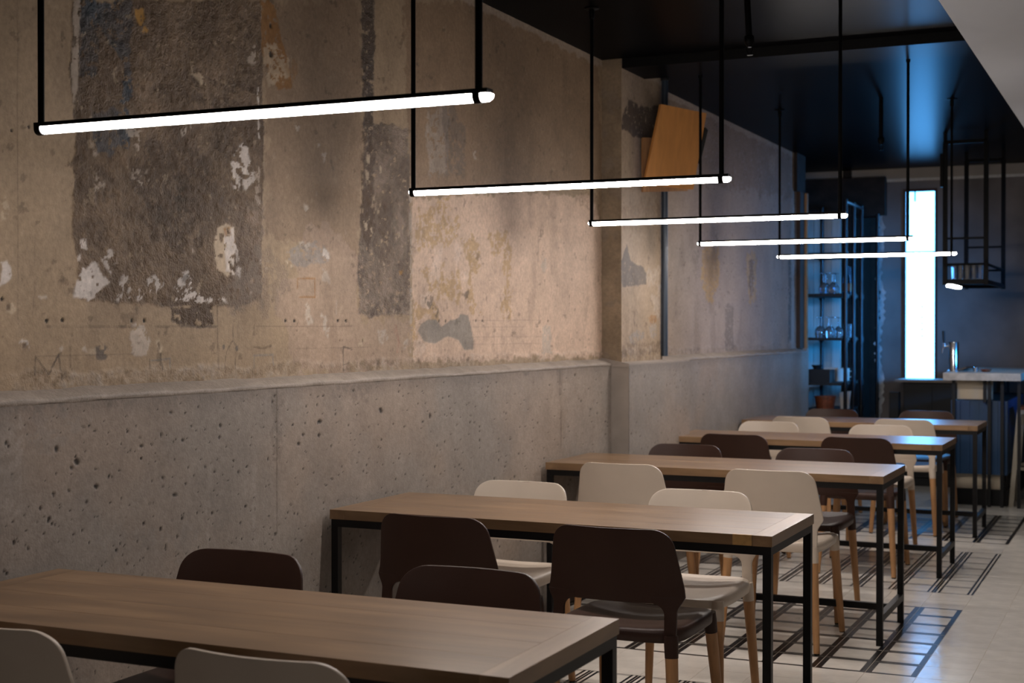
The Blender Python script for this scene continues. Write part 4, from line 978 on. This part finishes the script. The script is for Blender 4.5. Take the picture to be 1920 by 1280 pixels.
# ------------------------------------------------------------------ chairs
CH = 0.785
def back_y(x, z):
    t = max(0.0, (z - 0.45) / (CH - 0.45))
    curve = 0.040 * (abs(x) / 0.2) ** 2
    return -0.215 - 0.055 * t ** 1.1 + curve * min(1, t * 2.2)
def chair_backrest(bm):
    th = 0.011
    def sheet(rows):                          # rows: list of lists of (x, z)
        fr = [[bm.verts.new((x, back_y(x, z) + th / 2, z)) for x, z in r] for r in rows]
        bk = [[bm.verts.new((x, back_y(x, z) - th / 2, z)) for x, z in r] for r in rows]
        nr, nc = len(rows), len(rows[0])
        for i in range(nr - 1):
            for j in range(nc - 1):
                bm.faces.new((fr[i][j], fr[i + 1][j], fr[i + 1][j + 1], fr[i][j + 1]))
                bm.faces.new((bk[i][j], bk[i][j + 1], bk[i + 1][j + 1], bk[i + 1][j]))
        for i in range(nr - 1):
            bm.faces.new((fr[i][0], bk[i][0], bk[i + 1][0], fr[i + 1][0])); bm.faces.new((fr[i][-1], fr[i + 1][-1], bk[i + 1][-1], bk[i][-1]))
        for j in range(nc - 1):
            bm.faces.new((fr[0][j], fr[0][j + 1], bk[0][j + 1], bk[0][j])); bm.faces.new((fr[-1][j], bk[-1][j], bk[-1][j + 1], fr[-1][j + 1]))
    def half_w(z):
        w = 0.227 - 0.035 * ((z - 0.575) / (CH - 0.575))
        rc = 0.058
        if z < 0.575: w = outer(z)
        if z > CH - rc:
            k = (z - (CH - rc)) / rc
            w = w - rc * (1 - math.sqrt(max(0, 1 - k ** 2.3)))
        return w
    def inner(z):                             # inner edge of an upright below the panel, with its fillet
        base = 0.167
        if z > 0.518:
            k = (z - 0.518) / 0.034; return base - 0.040 * (1 - math.sqrt(max(0, 1 - k * k)))
        return base
    def outer(z):
        return 0.2285 - 0.0235 * sstep(0, 1, np.array((0.580 - z) / 0.055)).item()
    zs = [0.552, 0.56, 0.575, 0.595, 0.62, 0.65, 0.68, 0.705, 0.725] + [CH - 0.058 + 0.058 * q for q in (0, .2, .4, .55, .68, .79, .87, .93, .97, 1.0)]
    zs = sorted(set(round(z, 4) for z in zs))
    n = 20
    sheet([[(half_w(z) * (2 * j / n - 1), z) for j in range(n + 1)] for z in zs])
    th = 0.026
    zu = [0.43, 0.46, 0.485, 0.505, 0.518, 0.526, 0.533, 0.540, 0.546, 0.5495, 0.5515, 0.558, 0.566, 0.574]
    for s in (-1, 1):
        rows = []
        for z in zu:
            a, b = inner(z), outer(z)
            q = [a + (b - a) * k / 3 for k in range(4)]
            rows.append([(x * s, z) for x in (q if s > 0 else q[::-1])])
        th = 0.013
        sheet(rows)
def ring_slab(bm, rings, n=40):
    prev = None
    first = None
    for w, d, z0, y0, fz in rings:
        r = []
        for k in range(n):
            th = 2 * math.pi * k / n; c, s = math.cos(th), math.sin(th); e = 2 / 5.0
            x = w * math.copysign(abs(c) ** e, c); y = d * math.copysign(abs(s) ** e, s) + y0
            r.append(bm.verts.new((x, y, z0 + (fz(x, y) if fz else 0))))
        if prev:
            for k in range(n): bm.faces.new((prev[k], prev[(k + 1) % n], r[(k + 1) % n], r[k]))
        else: bm.faces.new(r)
        prev = r
    bm.faces.new(prev[::-1])
def make_chair(kind, label):
    mat = M['brown_plastic'] if kind == 'brown' else M['white_plastic']
    t = thing('dining_chair', label, 'chair', (0, 0, 0), 0, 'moulded plastic dining chairs with wooden legs')
    bm = bmesh.new()
    dish = lambda x, y: -0.016 * max(0, 1 - (x / 0.19) ** 2) * (0.6 + 0.4 * math.cos(y * 6)) - 0.012 * max(0, (y - 0.12) / 0.1) ** 2 + 0.006 * max(0, (-y - 0.1) / 0.1)
    ds = lambda x, y: dish(x, y) * 0.6
    rings = [(0.04, 0.04, 0.474, 0, dish), (0.10, 0.10, 0.474, 0, dish), (0.15, 0.16, 0.474, 0, dish), (0.19, 0.20, 0.474, 0, dish), (0.205, 0.215, 0.472, 0, ds), (0.213, 0.223, 0.467, 0, ds),
             (0.217, 0.227, 0.459, 0, None), (0.216, 0.226, 0.432, 0, None), (0.211, 0.221, 0.429, 0, None), (0.200, 0.21, 0.431, 0, None), (0.198, 0.208, 0.452, 0, None), (0.06, 0.06, 0.452, 0, None)]
    ring_slab(bm, rings)
    o = from_bm('seat', bm, mat, t, smooth=True); sharp(o, 60)
    bm = bmesh.new(); chair_backrest(bm)
    bmesh.ops.remove_doubles(bm, verts=bm.verts, dist=0.0002)
    o = from_bm('backrest', bm, mat, t, smooth=True)
    md = o.modifiers.new('edge', 'BEVEL'); md.width = 0.0042; md.segments = 3; md.limit_method = 'ANGLE'; md.angle_limit = R(50)
    for sx in (-1, 1):
        for sy in (-1, 1):
            top = Vector((sx * 0.1865, -0.208 if sy < 0 else 0.196, 0.455)); bot = Vector((sx * 0.213, -0.252 if sy < 0 else 0.262, 0.006))
            cut = top.lerp(bot, 0.15)
            bm = bmesh.new(); bm_tube(bm, [top, top.lerp(bot, .06), cut, cut.lerp(bot, 0.005)], [0.0215, 0.0225, 0.0212, 0.0185], 16)
            o = from_bm('leg_socket', bm, mat, t, smooth=True); sharp(o)
            bm = bmesh.new(); bm_tube(bm, [cut, top.lerp(bot, 0.5), bot], [0.0203, 0.0178, 0.0138], 16)
            o = from_bm('leg', bm, M['beech'], t, smooth=True); sharp(o)
            lathe('foot', [(0, 0), (0.0125, 0), (0.0125, 0.008), (0, 0.008)], M['foot_black'], o, 12, (bot.x, bot.y, 0))
    return t
# (x centre, y of the back's top, facing: +1 towards the far end, -1 towards the camera)
chairs = [
 ('white', -2.232, 2.214, 1, 'near side of the nearest table, at the left picture edge'),
 ('white', -1.552, 2.214, 1, 'near side of the nearest table, at its aisle end'),
 ('brown', -2.290, 3.285, -1, 'far side of the nearest table, by the wall'),
 ('brown', -1.597, 3.290, -1, 'far side of the nearest table, at its aisle end'),
 ('brown', -2.180, 4.130, 1, 'near side of the second table, by the wall, back turned'),
 ('brown', -1.548, 4.120, 1, 'near side of the second table, at its aisle end, back turned'),
 ('white', -2.326, 5.245, -1, 'far side of the second table, by the wall'),
 ('white', -1.577, 5.243, -1, 'far side of the second table, at its aisle end'),
 ('white', -2.243, 6.095, 1, 'near side of the third table, by the wall, back turned'),
 ('white', -1.540, 6.070, 1, 'near side of the third table, at its aisle end, back turned'),
 ('brown', -2.283, 7.285, -1, 'far side of the third table, by the wall'),
 ('brown', -1.594, 7.295, -1, 'far side of the third table, at its aisle end'),
 ('brown', -2.260, 8.060, 1, 'near side of the fourth table, by the wall, back turned'),
 ('brown', -1.560, 8.110, 1, 'near side of the fourth table, at its aisle end, back turned'),
 ('white', -2.339, 9.300, -1, 'far side of the fourth table, by the wall'),
 ('white', -1.603, 9.250, -1, 'far side of the fourth table, at its aisle end'),
 ('white', -2.280, 9.855, 1, 'near side of the farthest table, by the wall, back turned'),
 ('white', -1.578, 9.865, 1, 'near side of the farthest table, at its aisle end, back turned'),
 ('brown', -2.270, 10.955, -1, 'far side of the farthest table, in front of the pipe shelf'),
 ('brown', -1.575, 10.985, -1, 'far side of the farthest table, by the dark low counter')]
proto = {}
for kind, x, y, f, wd in chairs:
    lab = ('dark brown' if kind == 'brown' else 'white') + ' plastic chair, ' + wd
    if kind not in proto: o = proto[kind] = make_chair(kind, lab)
    else: o = copy_thing(proto[kind], lab, (0, 0, 0))
    o.location = (x, y + 0.270 * f, 0)
    o.rotation_euler = (0, 0, (0 if f > 0 else math.pi) + random.uniform(-1, 1) * 0.012)

# ------------------------------------------------------------------ things on walls and ceiling
t = thing('wall_pipe', 'dark blue-black vertical pipe running down to the ledge beside the pillar', 'pipe', (-2.663, 8.045, 1.238))
tube('pipe', [(0, 0, 0), (0, 0, Z_CEIL - 1.238)], 0.019, material('pipe_paint', (40, 52, 66), 0.4, 0, 0.1, 8), t, 16)
lathe('collar', [(0.019, 0), (0.026, 0), (0.026, 0.012), (0.019, 0.012)], M['matt_black'], t, 16, (0, 0, Z_CEIL - 1.252))

t = thing('plywood_board', 'light plywood board hung tilted high on the wall beside the pillar', 'board', (-2.62, 8.05, 2.45))
def quad_slab(name, P, nrm, th, mat, par):
    bm = bmesh.new(); o0 = Vector((-2.62, 8.05, 2.45)); nrm = Vector(nrm).normalized()
    a = [bm.verts.new(Vector(p) - o0) for p in P]; b = [bm.verts.new(Vector(p) - o0 + nrm * th) for p in P]
    bm.faces.new(a); bm.faces.new(b[::-1])
    for k in range(4): bm.faces.new((a[k], b[k], b[(k + 1) % 4], a[(k + 1) % 4]))
    return from_bm(name, bm, mat, par, bevel=0.001, seg=1)
n = (-0.85, 0.5, 0)
quad_slab('board', [(-2.57, 7.7, 2.672), (-2.409, 8.05, 2.659), (-2.473, 8.0, 2.212), (-2.636, 7.6, 2.213)], n, 0.018, M['plywood'], t)
quad_slab('back_block', [(-2.462, 8.205, 2.60), (-2.452, 8.225, 2.585), (-2.500, 8.225, 2.39), (-2.512, 8.205, 2.385)], n, 0.05, M['matt_black'], t)
quad_slab('backing_board', [(-2.660, 7.645, 2.481), (-2.545, 8.12, 2.534), (-2.545, 8.12, 2.217), (-2.660, 7.645, 2.174)], n, 0.014, M['tan_wood'], t)
quad_slab('bracket', [(-2.792, 8.14, 2.60), (-2.56, 8.14, 2.60), (-2.56, 8.14, 2.52), (-2.792, 8.14, 2.52)], (0, 1, 0), 0.03, M['matt_black'], t)

for (x, y, tilt, wd) in ((-1.575, 5.83, -3, 'near the beam, crossing it in view'), (-1.62, 9.27, 0, 'far one, beside the blue ceiling reflection')):
    t = thing('sprinkler', 'black sprinkler drop pipe on the ceiling, ' + wd, 'sprinkler', (x, y, Z_CEIL), 0, 'ceiling sprinklers')
    t.rotation_euler = (0, R(tilt), 0)
    tube('drop_pipe', [(0, 0, 0.0), (0, 0, -0.27)], 0.0135, M['lamp_black'], t, 14)
    lathe('reducer', [(0, 0), (0.015, 0), (0.021, -0.006), (0.021, -0.03), (0.014, -0.042), (0.010, -0.05), (0, -0.05)], M['lamp_black'], t, 8, (0, 0, -0.255))
    for s in (-1, 1): tube('yoke_arm', [(s * 0.008, 0, -0.30), (s * 0.014, 0, -0.315), (s * 0.004, 0, -0.335)], 0.0025, M['lamp_black'], t, 6)
    lathe('deflector', [(0, 0), (0.013, 0), (0.013, -0.003), (0, -0.003)], M['lamp_black'], t, 12, (0, 0, -0.336))

# hanging rack over the bar: black square tube cage with drinking glasses
t = thing('hanging_rack', 'black steel cage rack hung from the ceiling over the bar', 'rack', (-1.325, 11.8, 1.75))
XA, XB, YA, YB, ZT = -0.145, 0.150, -0.65, 0.65, 1.055
r = 0.0165
for nm, P in (('post', (XA, YA)), ('post', (XB, YA)), ('post', (XA, YB)), ('post', (XB, YB))):
    tube(nm, [(P[0], P[1], -0.02), (P[0], P[1], ZT)], r, M['lamp_black'], t, square=True)
for y in (YA, YB):
    tube('top_bar', [(XA, y, ZT), (XB, y, ZT)], r * 0.8, M['lamp_black'], t, square=True)
    tube('cross_bar', [(XA, y, 0.33), (XB, y, 0.33)], r * 0.5, M['lamp_black'], t, square=True)
    tube('bottom_bar', [(XA, y, 0), (XB, y, 0)], r * 0.8, M['lamp_black'], t, square=True)
    tube('guard_bar', [(XA, y, 0.135), (XB, y, 0.135)], r * 0.5, M['lamp_black'], t, square=True)
    for x in (XA, XB): tube('ceiling_stem', [(x, y, ZT), (x, y, Z_CEIL - 1.75)], r * 0.8, M['lamp_black'], t, square=True)
for x in (XA, XB):
    tube('side_bar', [(x, YA, 0), (x, YB, 0)], r * 0.8, M['lamp_black'], t, square=True)
    tube('guard_bar', [(x, YA, 0.135), (x, YB, 0.135)], r * 0.5, M['lamp_black'], t, square=True)
box('shelf', XA, XB, YA, YB, 0.012, 0.022, M['lamp_black'], t, 0.001)
box('light_strip', XA + 0.01, XA + 0.045, YA - 0.012, YA + 0.62, -0.034, -0.014, M['strip_light'], t, 0.002)
box('hinge_block', XA - 0.035, XA - 0.012, YA - 0.03, YA + 0.03, 0.72, 0.97, M['lamp_black'], t, 0.003)
tumbler = [(0, 0), (0.019, 0), (0.0235, 0.118), (0.0215, 0.118), (0.0175, 0.008), (0, 0.008)]
def glass_thing(name, label, group, prof, loc, mat='glass', n=14):
    o = lathe(name, prof, M[mat], None, n); o.location = loc
    return tag(o, label, 'glass', group)
ROWS = ('front row', 'second row', 'third row', 'fourth row')
COLS = ('leftmost', 'second from left', 'middle', 'second from right', 'rightmost')
first = None
for q in range(20):
    i, j = q % 5, q // 5
    loc = (-1.325 - 0.084 + i * 0.0480, 11.8 + YA + 0.055 + j * 0.055, 1.75 + 0.0225)
    lab = 'small clear glass in the hanging rack, ' + ROWS[j] + ', ' + COLS[i]
    if first is None: first = glass_thing('drinking_glass', lab, 'drinking glasses in the hanging rack', tumbler, loc)
    else:
        o = first.copy(); COL.objects.link(o); o.location = loc; o['label'] = lab

# ------------------------------------------------------------------ bar
t = thing('bar_counter', 'bar counter with pale stone top, blue front and black steel posts', 'bar', (-1.28, 12.4, 0))
def part(name, x0, x1, y0, y1, z0, z1, mat, bev=0.003):
    return box(name, x0 + 1.28, x1 + 1.28, y0 - 12.4, y1 - 12.4, z0, z1, M[mat], t, bev)
part('stone_top', -1.545, -0.965, 11.62, 13.40, 0.995, 1.052, 'stone', 0.004)
for k, x in enumerate((-1.475, -1.24, -1.205, -1.11, -0.985)):
    part('post', x - 0.0125, x + 0.0125, 11.70, 11.725, 0.0 if k != 1 else 0.82, 0.995, 'matt_black', 0.002)
    part('post', x - 0.0125, x + 0.0125, 13.2, 13.225, 0.0, 0.995, 'matt_black', 0.002)
part('upper_panel', -1.46, -1.19, 11.80, 11.83, 0.84, 0.995, 'cream_panel')
for k in range(6):
    x0 = -1.500 + k * 0.0712
    part('front_board', x0, x0 + 0.0695, 11.745 + (0.012 if k in (1, 2, 3) else 0), 11.78, 0.25, 0.832, 'blue_paint', 0.003)
for k in range(7):
    part('side_board', -1.085, -1.073, 11.79 + k * 0.2, 11.985 + k * 0.2, 0.25, 0.832, 'blue_paint', 0.003)
part('lower_panel', -1.49, -1.12, 11.80, 11.83, 0.13, 0.26, 'cream_panel')
part('carcass', -1.50, -1.09, 11.835, 13.35, 0.13, 0.83, 'matt_black')
part('plinth', -1.50, -1.075, 11.79, 13.35, 0.0, 0.13, 'matt_black')

t = thing('low_counter', 'dark low counter with a thin grey top left of the bar, under the tall window', 'counter', (-1.87, 13.1, 0))
box('top', -0.27, 0.33, -0.14, 0.28, 0.925, 0.947, M['grey_wood'], t)
box('body', -0.20, 0.31, -0.10, 0.27, 0.08, 0.925, M['matt_black'], t)
box('door', -0.19, 0.05, -0.118, -0.10, 0.12, 0.90, M['matt_black'], t)
box('door', 0.056, 0.30, -0.118, -0.10, 0.12, 0.90, M['matt_black'], t)
box('plinth', -0.18, 0.29, -0.08, 0.26, 0.0, 0.08, M['matt_black'], t)
o = tag(box('waste_bin', -2.165, -2.085, 12.82, 12.95, 0.0, 0.84, M['matt_black'], None, 0.006), 'tall slim black bin at the left end of the low counter', 'bin')

t = thing('beer_tap', 'chrome cylinder beer tap tower on the bar top', 'tap', (-1.535, 11.95, 0.0))
t.location.x = -1.512; t.location.y = 12.0; t.location.z = 1.052
lathe('tower', [(0, 0), (0.048, 0), (0.048, 0.008), (0.040, 0.012), (0.040, 0.236), (0.038, 0.240), (0, 0.240)], M['chrome'], t, 24)
tube('spout', [(-0.028, 0, 0.205), (-0.075, 0, 0.205), (-0.088, 0, 0.19), (-0.088, 0, 0.15)], 0.008, M['chrome'], t, 10)
lathe('valve', [(0, 0), (0.013, 0), (0.013, 0.035), (0, 0.035)], M['chrome'], t, 14, (-0.075, 0, 0.195))
tube('handle', [(-0.075, 0, 0.23), (-0.078, 0, 0.26), (-0.080, 0, 0.33)], [0.006, 0.011, 0.012], M['matt_black'], t, 10)
o = box('flat_tray', -0.045, 0.045, -0.09, 0.09, 0, 0.012, M['chrome'], None, 0.003); o.location = (-1.415, 12.05, 1.053); o.rotation_euler = (R(0), R(-18), R(-20)); o.location.z = 1.0685
tag(o, 'small shiny flat tray propped up at a slant on the bar top', 'tray')
o = lathe('metal_cup', [(0, 0), (0.020, 0), (0.024, 0.035), (0.022, 0.035), (0.018, 0.003), (0, 0.003)], M['chrome'], None, 16); o.location = (-1.345, 12.02, 1.0525)
tag(o, 'small shiny metal cup on the bar top beside the slanted tray', 'cup')
o = lathe('brown_dish', [(0, 0), (0.030, 0), (0.048, 0.022), (0.045, 0.022), (0.028, 0.004), (0, 0.004)], M['copper'], None, 18); o.location = (-1.265, 12.02, 1.0525)
tag(o, 'low brown dish on the bar top beside the metal cup', 'dish')

t = thing('bar_stool', 'pale metal bar stool with a rust seat cut off by the right edge', 'stool', (-0.835, 12.02, 0))
bm = bmesh.new(); bm_box(bm, -0.175, 0.175, -0.175, 0.175, 0.760, 0.785)
from_bm('seat', bm, M['rust_seat'], t, bevel=0.008, seg=2)
for sx in (-1, 1):
    for sy in (-1, 1): tube('leg', [(sx * 0.16, sy * 0.16, 0.745), (sx * 0.215, sy * 0.215, 0.0)], 0.017, M['stool_paint'], t, square=True)
    tube('seat_rail', [(sx * 0.16, -0.16, 0.742), (sx * 0.16, 0.16, 0.742)], 0.017, M['stool_paint'], t, square=True)
    tube('side_rung', [(sx * 0.192, -0.192, 0.30), (sx * 0.192, 0.192, 0.30)], 0.012, M['stool_paint'], t, square=True)
for sy in (-1, 1):
    tube('seat_rail', [(-0.16, sy * 0.16, 0.742), (0.16, sy * 0.16, 0.742)], 0.017, M['stool_paint'], t, square=True)
    tube('front_rung', [(-0.192, sy * 0.192, 0.30), (0.192, sy * 0.192, 0.30)], 0.012, M['stool_paint'], t, square=True)

# ------------------------------------------------------------------ pipe shelf with glassware in the recess
SX0, SX1, SY0, SY1 = -2.86, -2.49, 12.36, 13.18
t = thing('pipe_shelf', 'black pipe shelf unit with five boards at the far end of the wall', 'shelf', ((SX0 + SX1) / 2, (SY0 + SY1) / 2, 0))
cx, cy = (SX0 + SX1) / 2, (SY0 + SY1) / 2
levels = (0.690, 0.930, 1.320, 1.704, 2.060)
for z in levels:
    box('shelf_board', SX0 - cx, SX1 - cx, SY0 - cy, SY1 - cy, z - 0.022, z, M['matt_black'], t, 0.002)
pp = material('pipe_black', (20, 24, 32), 0.32, 0.4, 0.2, 10)
for x, y in ((SX1 + 0.02, SY0 + 0.06), (SX1 + 0.02, SY0 + 0.42), (SX1 + 0.02, SY1 - 0.04), (SX0 + 0.03, SY0 + 0.06), (SX0 + 0.03, SY1 - 0.04)):
    o = tube('upright', [(x - cx, y - cy, 0), (x - cx, y - cy, 2.52)], 0.0165, pp, t, 14)
    bm = bmesh.new()
    for z in levels: bm_lathe(bm, [(0.0165, -0.035), (0.024, -0.035), (0.024, 0.012), (0.0165, 0.012)], 14, (x - cx, y - cy, z - 0.005))
    f = from_bm('fittings', bm, pp, o, smooth=True); sharp(f)
tube('top_pipe', [(SX1 + 0.02 - cx, SY0 + 0.06 - cy, 2.50), (SX1 + 0.02 - cx, SY1 - 0.04 - cy, 2.50)], 0.0165, pp, t, 14)
tube('riser_pipe', [(-2.345 - cx, 13.25 - cy, 0.0), (-2.345 - cx, 13.25 - cy, 2.45)], 0.016, pp, t, 14)

wine = [(0, 0), (0.033, 0.0), (0.040, 0.03), (0.038, 0.065), (0.022, 0.092), (0.006, 0.10), (0.0045, 0.16), (0.006, 0.172), (0.032, 0.178), (0.032, 0.181), (0, 0.183)]
wine_hollow = [(0.033, 0.0), (0.040, 0.03), (0.038, 0.065), (0.022, 0.092), (0.006, 0.10), (0.0045, 0.16), (0.006, 0.172), (0.032, 0.178), (0.032, 0.181), (0, 0.183)]
def row(name, label, group, prof, pts, mat='glass', n=14, cat='glass'):
    f = None
    wd = ('nearest', 'middle', 'farthest') if len(pts) == 3 else ('front left', 'front right', 'middle left', 'middle right', 'rear left', 'rear right') if len(pts) == 6 else ('front left', 'front right', 'rear left', 'rear right')
    for p, w in zip(pts, wd):
        if f is None:
            f = lathe(name, prof, M[mat], None, n); f.location = p; tag(f, label + ', ' + w + ' one', cat, group)
        else:
            c = f.copy(); COL.objects.link(c); c.location = p; c['label'] = label + ', ' + w + ' one'
row('wine_glass', 'upturned wine glass on the second shelf board from the top', 'upturned wine glasses on the upper board', wine_hollow, [(-2.665, 12.45, 1.705), (-2.585, 12.45, 1.705), (-2.665, 12.55, 1.705), (-2.585, 12.55, 1.705)])
row('wine_glass', 'upturned wine glass on the middle shelf board', 'upturned wine glasses on the middle board', wine_hollow, [(-2.70, 12.44, 1.321), (-2.615, 12.44, 1.321), (-2.70, 12.54, 1.321), (-2.615, 12.54, 1.321), (-2.66, 12.64, 1.321), (-2.575, 12.64, 1.321)])
row('tumbler', 'straight tumbler at the aisle side of the middle shelf board', 'tumblers on the middle board', [(0, 0), (0.034, 0), (0.038, 0.12), (0.036, 0.12), (0.032, 0.006), (0, 0.006)], [(-2.54, 12.86, 1.321), (-2.54, 12.95, 1.321), (-2.54, 13.04, 1.321)])
for p, w in (((-2.54, 12.84, 1.705), 'nearest'), ((-2.54, 12.94, 1.705), 'middle'), ((-2.54, 13.04, 1.705), 'farthest')):
    b = thing('bottle', 'dark bottle with a tan band on the upper shelf board, ' + w + ' one', 'bottle', p, 0, 'bottles on the upper board')
    lathe('body', [(0, 0), (0.036, 0), (0.037, 0.01), (0.037, 0.13), (0.030, 0.165), (0.014, 0.20), (0.013, 0.25), (0.015, 0.255), (0, 0.257)], M['bottle_glass'], b, 16)
    lathe('band', [(0.0375, 0.03), (0.0380, 0.03), (0.0380, 0.10), (0.0375, 0.10)], M['kraft'], b, 16)
o = tag(box('storage_box', -2.785, -2.60, 12.40, 12.60, 0.9305, 1.045, M['matt_black'], None, 0.004), 'black storage box on the shelf board second from the bottom', 'box')
bm = bmesh.new(); bm_box(bm, -0.06, 0.06, -0.05, 0.05, 0, 0.012)
o = from_bm('stacked_tray', bm, M['paper'], None, bevel=0.003); o.location = (-2.60, 12.50, 1.0455); tag(o, 'white tray lying on top of the black storage box', 'tray')
o = lathe('dark_bowl', [(0, 0), (0.025, 0), (0.05, 0.035), (0.047, 0.035), (0.023, 0.005), (0, 0.005)], M['matt_black'], None, 18); o.location = (-2.73, 12.48, 1.0455); tag(o, 'dark bowl on top of the black storage box, beside the white tray', 'bowl')
for p, wd in (((-2.545, 12.80, 0.931), 'nearer'), ((-2.545, 13.02, 0.931), 'farther')):
    c = thing('mug', 'pale mug on the shelf board second from the bottom, the %s one' % wd, 'mug', (p[0] - 0.05, p[1], p[2]), 0, 'mugs on the lower board')
    lathe('body', [(0, 0), (0.042, 0), (0.045, 0.11), (0.042, 0.11), (0.039, 0.006), (0, 0.006)], M['paper'], c, 18)
    tube('handle', [(0.043, 0, 0.085), (0.07, 0, 0.08), (0.07, 0, 0.035), (0.043, 0, 0.03)], 0.005, M['paper'], c, 8)
bk = thing('basket', 'brown copper basket on the bottom shelf board', 'basket', (-2.66, 12.50, 0.6905))
bm = bmesh.new()
bm_lathe(bm, [(0, 0), (0.075, 0), (0.092, 0.115), (0.086, 0.115), (0.07, 0.006), (0, 0.006)], 20)
o = from_bm('body', bm, M['copper'], bk, smooth=True); sharp(o)
lathe('rim', [(0.086, 0.108), (0.096, 0.108), (0.096, 0.120), (0.086, 0.120)], M['copper'], bk, 20)
bm = bmesh.new(); v = []
for z, w, d in ((0, 0.035, 0.025), (0.10, 0.042, 0.026), (0.145, 0.05, 0.012)):
    v.append([bm.verts.new((sx * w, sy * d, z + (0.012 if (z > .12 and sx > 0) else 0))) for sx, sy in ((-1, -1), (1, -1), (1, 1), (-1, 1))])
for a, b in zip(v, v[1:]):
    for k in range(4): bm.faces.new((a[k], a[(k + 1) % 4], b[(k + 1) % 4], b[k]))
bm.faces.new(v[0][::-1]); bm.faces.new(v[-1])
o = from_bm('paper_bag', bm, M['paper'], None, bevel=0.002); o.location = (-2.53, 12.72, 0.6905); tag(o, 'white paper bag standing on the bottom shelf board', 'bag')
